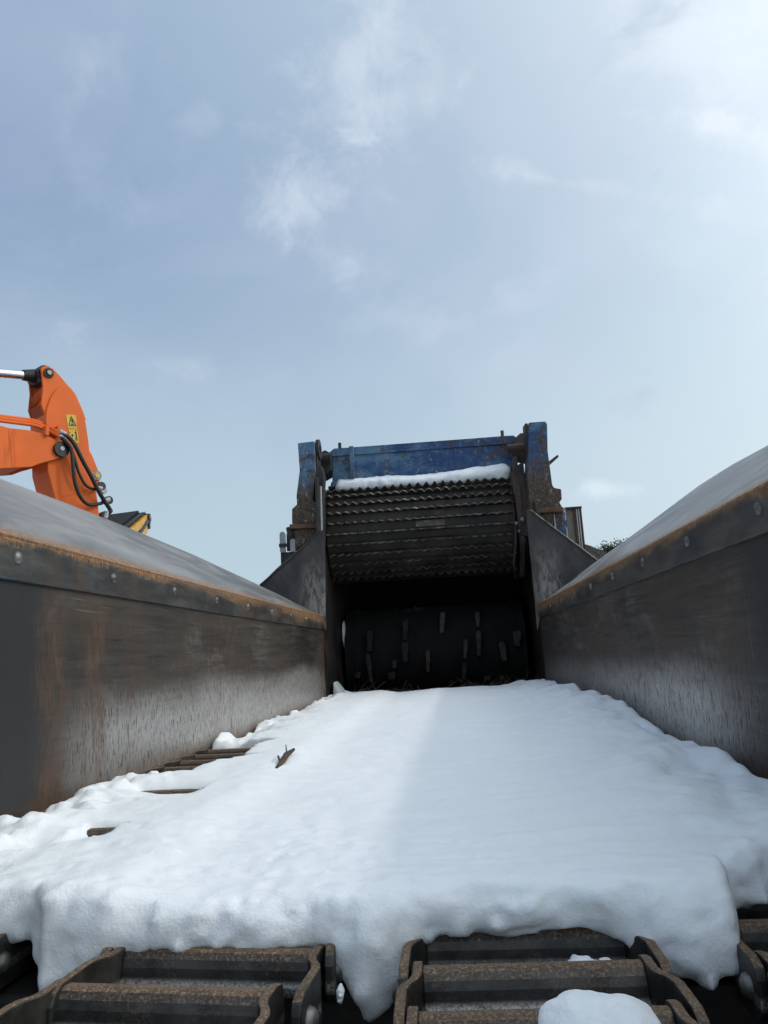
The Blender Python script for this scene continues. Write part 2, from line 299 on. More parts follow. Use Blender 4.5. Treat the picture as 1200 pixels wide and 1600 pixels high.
paint('white_paint', (0.50, 0.52, 0.52), (0.15, 0.14, 0.13), 0.4, 0.5, 5)
paint('beige_panel', (0.22, 0.185, 0.145), (0.06, 0.045, 0.035), 0.5, 0.65, 6)
paint('silver_fitting', (0.45, 0.45, 0.46), (0.1, 0.09, 0.08), 0.3, 0.3, 20)
k = Nodes('chrome_rod'); M['chrome'] = k.set(color=(0.75, 0.76, 0.78), metal=1.0, rough=0.16)
k = Nodes('cab_glass'); M['glass'] = k.set(color=(0.02, 0.025, 0.03), rough=0.08)
k = Nodes('bark_twig'); M['twig'] = k.set(color=k.mix(k.ramp(k.noise(60, 4), 0.35, 0.65), (0.028, 0.018, 0.012), (0.11, 0.07, 0.045)), rough=0.85)
k = Nodes('straw_debris'); M['straw'] = k.set(color=k.mix(k.ramp(k.noise(20, 3), 0.35, 0.65), (0.022, 0.015, 0.010), (0.085, 0.058, 0.034)), rough=0.85)

def m_snow():
    k = Nodes('settled_snow')
    g = k.noise(230, 3, 0.65); c = k.noise(55, 4, 0.6, (2, 2, 2)); b = k.noise((14, 22, 14), 4, 0.55, (4, 1, 2))
    cr = k.noise(110, 4, 0.75, (6, 6, 1)); k.bump(k.add(k.add(k.mul(g, 0.35), k.mul(cr, 0.55)), k.add(k.mul(c, 0.40), k.mul(b, 0.5))), 0.30, 0.009)
    col = k.mix(k.ramp(b, 0.35, 0.65), (0.915, 0.945, 0.96), (0.935, 0.955, 0.965))
    dirt = k.ramp(k.voro((26, 26, 26)), 0.055, 0.03)
    col = k.mix(k.mul(dirt, k.ramp(k.noise(3, 2, 0.5, (9, 1, 1)), 0.55, 0.65), 0.5), col, (0.2, 0.17, 0.14))
    k.b.inputs['Subsurface Radius'].default_value = (0.02, 0.026, 0.034); k.b.inputs['Subsurface Scale'].default_value = 0.6
    M['snow'] = k.set(color=col, rough=0.7, spec=0.2, sss=0.12)
m_snow()

# ------------------------------------------------------------------ mesh helpers
class MB:
    def __init__(s): s.v = []; s.f = []; s.mi = []; s.cur = 0
    def face(s, *i): s.f.append(tuple(i)); s.mi.append(s.cur)
    def box(s, a, b):
        o = len(s.v); x0, y0, z0 = a; x1, y1, z1 = b
        s.v += [(x0, y0, z0), (x1, y0, z0), (x1, y1, z0), (x0, y1, z0), (x0, y0, z1), (x1, y0, z1), (x1, y1, z1), (x0, y1, z1)]
        for q in ((0, 3, 2, 1), (4, 5, 6, 7), (0, 1, 5, 4), (1, 2, 6, 5), (2, 3, 7, 6), (3, 0, 4, 7)): s.face(*[o+i for i in q])
        return s
    def prism(s, poly, origin, ax, ay, depth):
        """polygon in the plane origin + a*ax + b*ay, extruded along depth"""
        o = len(s.v); n = len(poly); O, AX, AY, D = map(Vector, (origin, ax, ay, depth))
        P = [O+AX*a+AY*b for a, b in poly]; s.v += [tuple(p) for p in P]+[tuple(p+D) for p in P]
        area = sum(poly[i][0]*poly[(i+1) % n][1]-poly[(i+1) % n][0]*poly[i][1] for i in range(n))
        flip = (area > 0) == (AX.cross(AY).dot(D) > 0)
        a = list(range(o, o+n)); b = list(range(o+n, o+2*n))
        s.face(*(a[::-1] if flip else a)); s.face(*(b if flip else b[::-1]))
        for i in range(n):
            j = (i+1) % n; q = (a[i], a[j], b[j], b[i]); s.face(*(q if flip else q[::-1]))
        return s
    def tube(s, pts, r, seg=10, caps=True):
        pts = [Vector(p) for p in pts]; n = len(pts); rs = r if isinstance(r, (list, tuple)) else [r]*n
        o = len(s.v); t0 = (pts[1]-pts[0]).normalized(); ref = Vector((0, 0, 1)) if abs(t0.z) < 0.9 else Vector((1, 0, 0)); u = t0.cross(ref).normalized()
        for i, p in enumerate(pts):
            t = (pts[min(i+1, n-1)]-pts[max(i-1, 0)]).normalized(); u = (u-t*u.dot(t)).normalized(); w = t.cross(u)
            for j in range(seg):
                a = 2*math.pi*j/seg; s.v.append(tuple(p+(u*math.cos(a)+w*math.sin(a))*rs[i]))
        for i in range(n-1):
            for j in range(seg):
                k2 = (j+1) % seg; s.face(o+i*seg+j, o+i*seg+k2, o+(i+1)*seg+k2, o+(i+1)*seg+j)
        if caps:
            s.face(*[o+j for j in range(seg)][::-1]); s.face(*[o+(n-1)*seg+j for j in range(seg)])
        return s
    def dome(s, c, axis, r, h, seg=12, rings=4):
        c = Vector(c); ax = Vector(axis).normalized(); pts = []; rs = []
        for i in range(rings+1):
            t = i/rings*math.pi/2*0.98; pts.append(c+ax*(h*math.sin(t))); rs.append(r*math.cos(t))
        return s.tube([c-ax*0.004]+pts, [r]+rs, seg)
    def obj(s, name, mat, parent=None, smooth=False, bevel=0.0, seg=2):
        me = bpy.data.meshes.new(name); me.from_pydata(s.v, [], s.f); me.update()
        for m in (mat if isinstance(mat, (list, tuple)) else [mat]): me.materials.append(M[m])
        if max(s.mi or [0]): me.polygons.foreach_set('material_index', s.mi)
        o = bpy.data.objects.new(name, me); COL.objects.link(o); o.parent = parent
        if smooth: smooth_angle(me)
        if bevel:
            b = o.modifiers.new('bevel', 'BEVEL'); b.width = bevel; b.segments = seg; b.limit_method = 'ANGLE'; b.angle_limit = math.radians(35)
        return o
def smooth_angle(me, deg=40):
    bm = bmesh.new(); bm.from_mesh(me); lim = math.radians(deg)
    for f in bm.faces: f.smooth = True
    for e in bm.edges:
        if len(e.link_faces) != 2 or e.calc_face_angle(0) > lim: e.smooth = False
    bm.to_mesh(me); bm.free()
def tag(o, label, cat, group=None, kind=None):
    if label: o['label'] = label
    if cat: o['category'] = cat
    if group: o['group'] = group
    if kind: o['kind'] = kind
    return o
def thing(name, loc, label, cat, group=None):
    o = bpy.data.objects.new(name, None); COL.objects.link(o); o.location = loc; o.empty_display_size = 0.2
    return tag(o, label, cat, group)
def keep(o, root):
    """parent o to root without moving it (root carries a location only)"""
    o.parent = root; o.matrix_parent_inverse = Matrix.Translation(root.location).inverted(); return o
def bez(p, n=16):
    """smooth curve through points"""
    p = [Vector(q) for q in p]; out = []
    for i in range(len(p)-1):
        a, b, c, d = p[max(i-1, 0)], p[i], p[i+1], p[min(i+2, len(p)-1)]
        for j in range(n):
            t = j/n; out.append(0.5*((2*b)+(c-a)*t+(2*a-5*b+4*c-d)*t*t+(3*b-a-3*c+d)*t**3))
    return out+[p[-1]]

# numpy gradient noise
def perlin(x, y, z, seed=0):
    rng = np.random.RandomState(seed); perm = rng.permutation(256); perm = np.concatenate([perm, perm, perm]); g = rng.normal(size=(256, 3)); g /= np.linalg.norm(g, axis=1)[:, None]
    xi, yi, zi = (np.floor(a).astype(int) for a in (x, y, z)); xf, yf, zf = x-xi, y-yi, z-zi; xi &= 255; yi &= 255; zi &= 255
    fd = lambda t: t*t*t*(t*(t*6-15)+10); u, v, w = fd(xf), fd(yf), fd(zf); r = 0
    for dx in (0, 1):
        for dy in (0, 1):
            for dz in (0, 1):
                gg = g[perm[perm[perm[(xi+dx) & 255]+((yi+dy) & 255)]+((zi+dz) & 255)]]
                dd = gg[..., 0]*(xf-dx)+gg[..., 1]*(yf-dy)+gg[..., 2]*(zf-dz)
                r = r+dd*(u if dx else 1-u)*(v if dy else 1-v)*(w if dz else 1-w)
    return r
def fbm(x, y, z, octv=3, seed=0, gain=0.5):
    r = 0; a = 1.0; f = 1.0
    for i in range(octv): r = r+a*perlin(x*f, y*f, z*f, seed+i); a *= gain; f *= 2.03
    return r
def surface_nets(F, xs, ys, zs):
    nx, ny, nz = F.shape; S = F > 0
    c = np.zeros((nx-1, ny-1, nz-1), int)
    for i in (0, 1):
        for j in (0, 1):
            for k_ in (0, 1): c += S[i:nx-1+i, j:ny-1+j, k_:nz-1+k_]
    act = (c > 0) & (c < 8); idx = -np.ones(act.shape, int); I, J, K = np.nonzero(act); idx[I, J, K] = np.arange(len(I))
    pos = np.zeros((len(I), 3)); cnt = np.zeros(len(I))
    corners = [(0, 0, 0), (1, 0, 0), (0, 1, 0), (1, 1, 0), (0, 0, 1), (1, 0, 1), (0, 1, 1), (1, 1, 1)]
    for a in range(8):
        for b in range(a+1, 8):
            ca, cb = corners[a], corners[b]
            if sum(abs(p-q) for p, q in zip(ca, cb)) != 1: continue
            fa = F[I+ca[0], J+ca[1], K+ca[2]]; fb = F[I+cb[0], J+cb[1], K+cb[2]]; m = (fa > 0) != (fb > 0)
            t = np.where(m, fa/np.where(m, fa-fb, 1), 0)
            for d in range(3): pos[:, d] += m*(ca[d]+t*(cb[d]-ca[d]))
            cnt += m
    pos /= cnt[:, None]
    X = np.interp(I+pos[:, 0], np.arange(nx), xs); Y = np.interp(J+pos[:, 1], np.arange(ny), ys); Z = np.interp(K+pos[:, 2], np.arange(nz), zs)
    quads = []
    for axis in range(3):
        sl0 = [slice(None)]*3; sl1 = [slice(None)]*3; sl0[axis] = slice(0, -1); sl1[axis] = slice(1, None)
        ch = S[tuple(sl0)] != S[tuple(sl1)]; pi = list(np.nonzero(ch)); a, b = [d for d in range(3) if d != axis]
        ok = (pi[a] > 0) & (pi[b] > 0) & (pi[a] < F.shape[a]-1) & (pi[b] < F.shape[b]-1); pi = [q[ok] for q in pi]
        def cell(da, db):
            q = [p.copy() for p in pi]; q[a] -= da; q[b] -= db; return idx[q[0], q[1], q[2]]
        q = np.stack([cell(1, 1), cell(0, 1), cell(0, 0), cell(1, 0)], 1)
        fl = S[pi[0], pi[1], pi[2]]
        if axis == 1: fl = ~fl
        q[~fl] = q[~fl][:, ::-1]; quads.append(q)
    return np.stack([X, Y, Z], 1), np.concatenate(quads)
def np_mesh(name, V, Q, mat, smooth=True):
    me = bpy.data.meshes.new(name); me.vertices.add(len(V)); me.vertices.foreach_set('co', V.astype(np.float32).ravel())
    me.loops.add(Q.size); me.loops.foreach_set('vertex_index', Q.astype(np.int32).ravel())
    me.polygons.add(len(Q)); me.polygons.foreach_set('loop_start', np.arange(0, Q.size, Q.shape[1], dtype=np.int32))
    me.update(calc_edges=True); me.validate()
    if smooth: me.polygons.foreach_set('use_smooth', [True]*len(me.polygons))
    me.materials.append(M[mat]); o = bpy.data.objects.new(name, me); COL.objects.link(o); return o
def smin(a, b, k):
    h = np.clip(0.5+0.5*(b-a)/k, 0, 1); return b*(1-h)+a*h-k*h*(1-h)
def sstep(x, a, b):
    t = np.clip((x-a)/(b-a), 0, 1); return t*t*(3-2*t)

# ------------------------------------------------------------------ ground
def m_ground():
    k = Nodes('yard_dirt_and_snow'); n = k.noise(0.35, 6, 0.6); n2 = k.noise(3, 5, 0.6, (3, 2, 1))
    col = k.mix(k.ramp(n2, 0.35, 0.7), (0.045, 0.035, 0.027), (0.11, 0.088, 0.068))
    s = k.ramp(k.add(k.mul(n, 0.8), k.mul(n2, 0.2)), 0.47, 0.53)
    col = k.mix(s, col, (0.80, 0.83, 0.86)); k.bump(k.add(n2, k.mul(s, 0.5)), 0.5, 0.05)
    M['ground'] = k.set(color=col, rough=0.85)
m_ground()
g = MB(); R0 = 3000; N = 40
ticks = [math.copysign(abs(t)**3, t)*R0 for t in np.linspace(-1, 1, N+1)]
for j in range(N+1):
    for i in range(N+1):
        x, y = ticks[i], ticks[j]; d = math.hypot(x, y-4)
        z = 0.0 if d < 12 else min(1, (d-12)/60)*0.35*math.sin(x*0.05+1)*math.sin(y*0.043)
        g.v.append((x, y, z))
for j in range(N):
    for i in range(N): a = j*(N+1)+i; g.face(a, a+1, a+N+2, a+N+1)
tag(g.obj('ground', 'ground', None, True), None, None, kind='structure')

# ------------------------------------------------------------------ the grinder
XL, XR = -0.853, 0.59           # inner faces of the trough
Y0, Y1 = 0.42, 4.98             # trough ends
XM = (XL+XR)/2
G = thing('wood_grinder', (XM, 5.0, 0), 'large rusty steel grinder with blue posts, its snow filled infeed trough running towards the viewer', 'grinder')
def gp(mb, name, mat, parent=None, smooth=False, bevel=0.0, seg=2):
    """a part of the grinder (or, with parent, a sub-part), built in world coordinates"""
    o = mb.obj(name, mat, None, smooth, bevel, seg)
    if parent is None: return keep(o, G)
    o.parent = parent; o.matrix_parent_inverse = Matrix.Translation(G.location).inverted() @ Matrix.Identity(4)
    o.matrix_parent_inverse = Matrix.Identity(4); return o
# parts keep identity local matrices below a part, so a sub-part needs no offset: keep() leaves every part's own frame at world zero

FLX = {-1: ([0.3, 5.0], [1.32, 1.30]), 1: ([0.3, 2.0, 5.0], [1.075, 1.055, 0.965])}     # outward reach of the flares along the trough
FLR = {-1: ([0.3, 2.05, 2.42, 2.88, 3.72, 5.09], [.438, .4394, .441, .4386, .428, .393]), 1: ([0.3, 2.0, 2.38, 2.65, 2.98, 3.80, 4.9], [.556, .5575, .562, .574, .578, .5557, .531])}
for side, xw, xo in ((-1, XL, -1.32), (1, XR, 1.03)):
    wall = MB(); ny, nz = 60, 10
    rnd = random.Random(3 if side < 0 else 5)
    # inner face with a little hammering in and out, then a plain outer face
    def dent(y, z): return side*0.004*(math.sin(y*2.3+side)*math.cos(z*5)+0.5*math.sin(y*5.1+2*side+z*7))
    ztop, zbot = 0.182, -0.345
    for lay in (0, 1):
        for j in range(nz+1):
            for i in range(ny+1):
                y = Y0+(Y1-Y0)*i/ny; z = zbot+(ztop-zbot)*j/nz
                e = 0 if j == nz else dent(y, z)*min(1, (nz-j)/3)
                wall.v.append(((xw+side*0.001+abs(e)*side) if lay == 0 else xw+side*0.03, y, z+H))
    W1 = ny+1; L1 = W1*(nz+1)
    for j in range(nz):
        for i in range(ny):
            a = j*W1+i; q = (a, a+1, a+W1+1, a+W1)
            wall.face(*(q if side < 0 else q[::-1])); q2 = tuple(v+L1 for v in q); wall.face(*(q2[::-1] if side < 0 else q2))
    for i in range(ny):
        a = nz*W1+i; q = (a, a+1, a+1+L1, a+L1); wall.face(*(q if side < 0 else q[::-1]))
    for j in range(nz):
        a = j*W1; q = (a, a+W1, a+W1+L1, a+L1); wall.face(*(q if side < 0 else q[::-1]))
    wo = gp(wall, 'side_wall', 'wall', None, True)
    # cap rail: folded strip a few millimetres proud of the wall
    rail = MB(); pr = xw-side*0.009
    rail.prism([(pr, 0.180), (pr, 0.2575), (pr+side*0.003, 0.2620), (xw+side*0.036, 0.284), (xw+side*0.036, 0.180)], (0, Y0, H), (1, 0, 0), (0, 0, 1), (0, Y1-Y0, 0))
    gp(rail, 'cap_rail', 'rail', wo, False, 0.002)
    y = (1.379 if side < 0 else 1.390)-0.84
    while y < Y1-0.1:
        if y > Y0+0.05:
            gp(MB().dome((pr, y, H+0.2255), (-side, 0, 0), 0.0135, 0.008), 'rivet', 'rivet_steel', wo, True)
        y += 0.42
    # flare plate, slightly buckled
    fl = MB(); ny, nw = 70, 14; th = Vector((side*0.004, 0, -0.0065)); xs0 = pr+side*0.0012
    for lay in (0, 1):
        for j in range(ny+1):
            y = Y0+(Y1+0.02-Y0)*j/ny; xo = side*float(np.interp(y, *FLX[side])); zo = abs(xo)*float(np.interp(y, *FLR[side]))
            for i in range(nw+1):
                t = i/nw; x = xs0+(xo-xs0)*t; z = 0.2670+(zo-0.2670)*t
                bk = 0.006*math.sin(math.pi*t)*(math.sin(y*2.1+side*1.3)+0.6*math.sin(y*4.7+t*3))
                if i == 0: bk = 0
                p = Vector((x, y, z+H+bk)); fl.v.append(tuple(p+th*lay))
    W1 = nw+1; L1 = W1*(ny+1)
    for j in range(ny):
        for i in range(nw):
            a = j*W1+i; q = (a, a+1, a+W1+1, a+W1); q = q if side > 0 else q[::-1]
            fl.face(*q); fl.face(*[v+L1 for v in q][::-1])
        a = j*W1+nw; q = (a, a+W1, a+W1+L1, a+L1); fl.face(*(q if side < 0 else q[::-1]))
        a = j*W1; q = (a, a+W1, a+W1+L1, a+L1); fl.face(*(q if side > 0 else q[::-1]))
    for i in range(nw):
        q = (i, i+1, i+1+L1, i+L1); fl.face(*(q if side < 0 else q[::-1]))
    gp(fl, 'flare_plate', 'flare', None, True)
    # base strip where the wall meets the chain bed
    gp(MB().prism([(xw, -0.345), (xw-side*0.022, -0.330), (xw-side*0.026, -0.345)], (0, Y0, H), (1, 0, 0), (0, 0, 1), (0, Y1-Y0, 0)), 'wear_strip', 'rust_brown', None)
gp(MB().box((XL-0.02, Y0+0.2, H-0.52), (XR+0.02, 6.6, H-0.49)), 'bed_plate', 'dark_steel')
for x in (XL-0.025, XR+0.028):
    gp(MB().box((x-0.02, Y0-0.1, H-0.62), (x+0.02, 6.6, H-0.346)), 'bed_rail', 'dark_steel', None, False, 0.004)
# tail shaft with sprockets
gp(MB().tube([(XL, 0.72, H-0.48), (XR, 0.72, H-0.48)], 0.045, 20), 'tail_shaft', 'dark_steel', None, True)
gp(MB().box((XL, 0.98, H-0.47), (XR, 1.06, H-0.40)), 'cross_member', 'dark_steel', None, False, 0.006)

# gussets at the mouth
def zx(pts, Y):
    return [(at(px, py, Y).x, at(px, py, Y).z) for px, py in pts]
YG = 4.96
for poly in ([(405, 915), (431, 889), (499, 829), (506, 832), (509, 985), (500, 962)], [(935, 876), (829, 796), (823, 796), (823, 812), (840, 985), (850, 938)]):
    gp(MB().prism(zx(poly, YG), (0, YG, 0), (1, 0, 0), (0, 0, 1), (0, 0.022, 0)), 'gusset_plate', 'gusset', None, False, 0.003)
# mouth side plates running back to the mill
xl = XL-0.012; xr = XR+0.012
gp(MB().prism([(5.0, -0.49), (6.6, -0.49), (6.6, 1.0), (5.75, 1.22), (5.02, 1.26), (5.0, 0.9)], (xl-0.02, 0, H), (0, 1, 0), (0, 0, 1), (0.02, 0, 0)), 'mouth_plate', 'dark_steel', None, False, 0.002)
gp(MB().prism([(5.0, -0.49), (6.6, -0.49), (6.6, 1.0), (5.75, 1.02), (5.02, 0.98), (5.0, 0.9)], (xr+0.03, 0, H), (0, 1, 0), (0, 0, 1), (0.02, 0, 0)), 'mouth_plate', 'dark_steel', None, False, 0.002)
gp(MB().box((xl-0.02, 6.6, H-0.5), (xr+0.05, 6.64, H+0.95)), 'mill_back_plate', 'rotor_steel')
gp(MB().prism([(5.86, 1.20), (6.62, 1.02), (6.62, 0.98), (5.86, 1.14)], (xl-0.02, 0, H), (0, 1, 0), (0, 0, 1), (xr-xl+0.07, 0, 0)), 'added_mill_roof', 'dark_steel')  # unseen, added to keep skylight behind the roller out of the mouth

# posts
def post(front, side_depth, Y, name='post'):
    return gp(MB().prism(zx(front, Y), (0, Y, 0), (1, 0, 0), (0, 0, 1), (0, side_depth, 0)), name, 'blue_post', None, False, 0.006)
YP = 5.06
pl = post([(465, 692), (491, 689), (493, 735), (489, 782), (498, 790), (499, 832), (461, 860), (461, 822), (456, 818), (456, 795), (464, 788), (463, 775), (468, 735)], 0.22, YP)
pr_ = post([(826, 660), (852, 658), (855, 662), (856, 704), (863, 757), (866, 762), (877, 764), (878, 780), (874, 784), (879, 793), (864, 797), (864, 824), (828, 800), (824, 745)], 0.22, YP)
def sub(parent, mb, name, mat, smooth=False, bevel=0.0): return gp(mb, name, mat, parent, smooth, bevel)
# clevis lug with pin hole beside the top of each post
def ring_plate(c, axis, R, r, th, seg=28):
    mb = MB(); c = Vector(c); ax = Vector(axis).normalized(); u = ax.cross(Vector((0, 0, 1))).normalized(); w = ax.cross(u)
    for lay in (0, 1):
        for rr in (R, r):
            for j in range(seg):
                a = 2*math.pi*j/seg; mb.v.append(tuple(c+ax*(th*lay)+(u*math.cos(a)+w*math.sin(a))*rr))
    for j in range(seg):
        k2 = (j+1) % seg; A, B, C_, D = 0, seg, 2*seg, 3*seg
        mb.face(A+j, B+j, B+k2, A+k2); mb.face(C_+j, C_+k2, D+k2, D+j); mb.face(A+j, A+k2, C_+k2, C_+j); mb.face(B+j, D+j, D+k2, B+k2)
    return mb
a = at(497, 699, 5.10); b = at(497, 735, 5.10)
lug = ring_plate((a.x-0.02, 5.16, a.z), (1, 0, -0.0), 0.075, 0.032, 0.025)
sub(pl, lug, 'lug_ring', 'brown_steel', True, 0.003)
p0 = at(491, 712, 5.10)
sub(pl, MB().prism([(5.085, 0), (5.235, 0), (5.26, -0.55), (5.10, -0.55)], (p0.x+0.004, 0, p0.z), (0, 1, 0), (0, 0, 1), (0.02, 0, 0)), 'lug_plate', 'brown_steel', False, 0.003)
p0 = at(822, 664, 5.10)
sub(pr_, MB().prism([(5.06, 0), (5.22, 0.02), (5.26, -0.62), (5.08, -0.62)], (p0.x-0.012, 0, p0.z), (0, 1, 0), (0, 0, 1), (0.02, 0, 0)), 'lug_plate', 'brown_steel', False, 0.003)
# flange plates round the posts and their bolts
def flange(pa, pb, Y, dY, par):
    A = at(*pa, Y); B = at(*pb, Y); d = B-A
    return sub(par, MB().prism([(0, 0), (d.length, 0), (d.length, -0.032), (0, -0.032)], A, d.normalized(), (0, 0, 1), (0, dY, 0)), 'flange', 'rust_brown', False, 0.004)
flange((452, 819), (499, 818), YP-0.03, 0.26, pl); flange((827, 795), (880, 792), YP-0.03, 0.26, pr_)
c = at(453, 824, YP+0.02); sub(pl, MB().tube([c, c+Vector((0.004, 0, -0.075))], [0.03, 0.022], 8), 'bolt', 'dark_steel', False, 0.004)
c = at(478, 815, YP-0.03); sub(pl, MB().dome(c, (0, -1, 0), 0.012, 0.01), 'bolt', 'rivet_steel', True)
a = at(856, 722, 5.2); sub(pr_, MB().prism([(0, 0), (0.075, 0.05), (0.08, 0.035), (0, -0.03)], a, (1, 0, 0), (0, 0, 1), (0, 0.02, 0)), 'tab', 'dark_steel')

# cross beam between the posts
YB = 5.42
bp = [(519, 702), (545, 699), (600, 693), (700, 688), (780, 681), (797, 681), (807, 690), (806, 722), (600, 742), (519, 752)]
beam = gp(MB().prism(zx([(519, 702), (783, 681), (797, 680), (806, 688), (806, 740), (519, 762)], YB), (0, YB, 0), (1, 0, 0), (0, 0, 1), (0, 0.16, 0)), 'cross_beam', 'blue_beam', None, False, 0.008)
A = at(512, 703, YB); B = at(806, 681.5, YB); d = B-A
sub(beam, MB().prism([(-0.02, -0.05), (0.05, 0.004), (d.length-0.02, 0.004), (d.length+0.05, -0.05), (d.length+0.05, -0.058), (-0.02, -0.058)], A+Vector((0, -0.014, 0)), d.normalized(), (0, 0, 1), (0, 0.011, 0)), 'top_flange', 'blue_beam', False, 0.003)
sub(beam, MB().prism([(0, 0), (0.035, 0), (0.035, -0.25), (0, -0.25)], at(545, 697, YB-0.04), (1, 0, 0), (0, 0, 1), (0, 0.04, 0)), 'stiffener', 'blue_beam', False, 0.004)
for px, py in ((531, 699), (785, 680)):
    c = at(px, py, YB+0.05); sub(beam, MB().tube([c-Vector((0, 0, 0.02)), c+Vector((0, 0, 0.035))], 0.013, 10), 'stud', 'dark_steel', True)
c = at(508, 722, YB); sub(beam, MB().prism([(-0.05, 0.05), (0.01, 0.08), (0.06, 0.05), (0.06, -0.08), (-0.02, -0.12), (-0.05, -0.03)], c+Vector((0, -0.06, 0)), (1, 0, 0), (0, 0, 1), (0, 0.2, 0)), 'pivot_block', 'dark_steel', False, 0.006)
c = at(813, 696, YB); sub(beam, MB().prism([(-0.055, 0.03), (0.0, 0.08), (0.06, 0.08), (0.06, -0.12), (-0.045, -0.09)], c+Vector((0, -0.06, 0)), (1, 0, 0), (0, 0, 1), (0, 0.2, 0)), 'pivot_block', 'dark_steel', False, 0.006)
for px, py in ((503, 716), (812, 700)):
    c = at(px, py, 5.3); sub(beam, MB().tube([c-Vector((0.09, 0, 0)), c+Vector((0.07, 0, 0))], 0.034, 16), 'pivot_pin', 'dark_steel', True)

# toothed feed roller
DY, DZ, DR = 5.62, H+0.925, 0.375
DX0, DX1 = -0.853, 0.515
NB = 32
drum = MB()
ring = [(math.cos(2*math.pi*(j+0.5)/NB), math.sin(2*math.pi*(j+0.5)/NB)) for j in range(NB)]
nseg = 14
for i in range(nseg+1):
    x = DX0+(DX1-DX0)*i/nseg
    for c_, s_ in ring: drum.v.append((x, DY-c_*DR, DZ+s_*DR))
for i in range(nseg):
    for j in range(NB):
        k2 = (j+1) % NB; drum.face(i*NB+j, (i+1)*NB+j, (i+1)*NB+k2, i*NB+k2)
drum.face(*range(NB)); drum.face(*[nseg*NB+j for j in range(NB)][::-1])
roller = gp(drum, 'feed_roller', 'brown_steel')
def tooth_bar(seed):
    """serrated strip along local x, standing up along local z, thickness along local y"""
    r = random.Random(seed); mb = MB(); n = 22; per = 8; L = DX1-DX0; ph = r.random()*6.28; straight = (seed % 9 == 5)
    cols = n*per; th = 0.007
    for i in range(cols+1):
        t = i/cols; a = 2*math.pi*n*t+ph; sc = math.sin(a)
        w = 0.3 if straight else 1.0
        worn = 0.75+0.25*math.sin(t*7+seed)+0.12*math.sin(t*31+seed*2)
        h = 0.030+0.019*w*worn*(abs(math.sin(a/2))*2-1 if seed % 2 else sc)+r.uniform(-0.002, 0.002)
        x = L*t; mb.v += [(x, -th, -0.012), (x, -th*0.8, h-0.002), (x, th*0.8, h-0.002+0.001), (x, th, -0.012)]
    for i in range(cols):
        a = i*4
        mb.cur = 0; mb.face(a, a+4, a+5, a+1); mb.face(a+2, a+6, a+7, a+3)
        mb.cur = 1; mb.face(a+1, a+5, a+6, a+2)
    mb.cur = 0; mb.face(0, 1, 2, 3); e = cols*4; mb.face(e+3, e+2, e+1, e); return mb
protos = [tooth_bar(s) for s in range(9)]
pm = []
for j in range(NB):
    ang = 2*math.pi*j/NB+0.055                     # 0 = towards the camera, +90 deg = up
    if 100 < math.degrees(ang) % 360 < 285: continue   # turned away, out of sight
    mbar = protos[j % 9]
    if len(pm) <= j % 9 or True:
        o = mbar.obj('tooth_bar', ['brown_steel', 'tooth_edge'])
    c_, s_ = math.cos(ang), math.sin(ang); Rr = DR*math.cos(math.pi/NB)
    o.matrix_world = Matrix(((1, 0, 0, DX0), (0, s_, -c_, DY-c_*(DR-0.002)), (0, c_, s_, DZ+s_*(DR-0.002)), (0, 0, 0, 1)))
    mw = o.matrix_world.copy(); o.parent = roller; o.matrix_parent_inverse = Matrix.Identity(4); o.matrix_basis = mw
# replaced wear plates between two bars
for j, x0, x1, mt in ((0, -0.21, 0.01, 'plate_steel'), (1, -0.21, 0.03, 'plate_steel'), (-1, -0.20, 0.01, 'plate_pale'), (-2, -0.21, 0.06, 'brown_steel'), (2, -0.62, -0.2, 'brown_steel'), (1, 0.03, 0.3, 'brown_steel')):
    ang = 2*math.pi*(j+0.5)/NB+0.055; c_, s_ = math.cos(ang), math.sin(ang); w = 0.023
    mb = MB().box((x0, -w, 0), (x1, w, 0.007)); o = mb.obj('wear_plate', mt, None, False, 0.002)
    mw = Matrix(((1, 0, 0, 0), (0, s_, -c_, DY-c_*(DR-0.001)), (0, c_, s_, DZ+s_*(DR-0.001)), (0, 0, 0, 1)))
    o.parent = roller; o.matrix_basis = mw
# side arm that carries the roller, and the narrow cheek on the other side
gp(MB().prism([(5.24, 1.36), (5.62, 1.34), (5.95, 0.95), (5.75, 0.52), (5.45, 0.50), (5.20, 0.72), (5.17, 1.05)], (DX1+0.02, 0, H), (0, 1, 0), (0, 0, 1), (0.03, 0, 0)), 'roller_arm', 'dark_steel', None, False, 0.004)
arm = gp(MB().prism(zx([(797, 738), (812, 724), (818, 722), (826, 800), (828, 838), (812, 836), (806, 780)], 5.19), (0, 5.19, 0), (1, 0, 0), (0, 0, 1), (0, 0.10, 0)), 'cheek_plate', 'dark_steel', None, False, 0.004)
arm2 = gp(MB().prism(zx([(496, 730), (502, 727), (506, 742), (505, 760), (506, 900), (508, 925), (501, 960), (499, 830)], 5.10), (0, 5.10, 0), (1, 0, 0), (0, 0, 1), (0, 0.10, 0)), 'cheek_plate', 'dark_steel', None, False, 0.003)
A = at(501, 760, 5.09); B = at(502.5, 829, 5.09)
sub(arm2, MB().tube([A, B], 0.008, 8), 'scraped_edge', 'white_paint', True)
A = at(829, 797, YG-0.01); B = at(934, 876, YG-0.01); gp(MB().tube([A, B], 0.006, 8), 'gusset_edge', 'rivet_steel', None, True)
A = at(406, 914, YG-0.01); B = at(499, 829, YG-0.01); gp(MB().tube([A, (A+B)/2+Vector((0, 0, -0.012)), B], 0.005, 8), 'gusset_edge', 'chain_steel', None, True)
for i, (px, py) in enumerate(((807, 818), (817, 812), (812, 830))):
    c = at(px, py, 5.15); sub(arm, MB().dome(c, (0, -1, 0.2), 0.016+0.006*(i == 1), 0.014), 'bolt', 'rivet_steel', True)
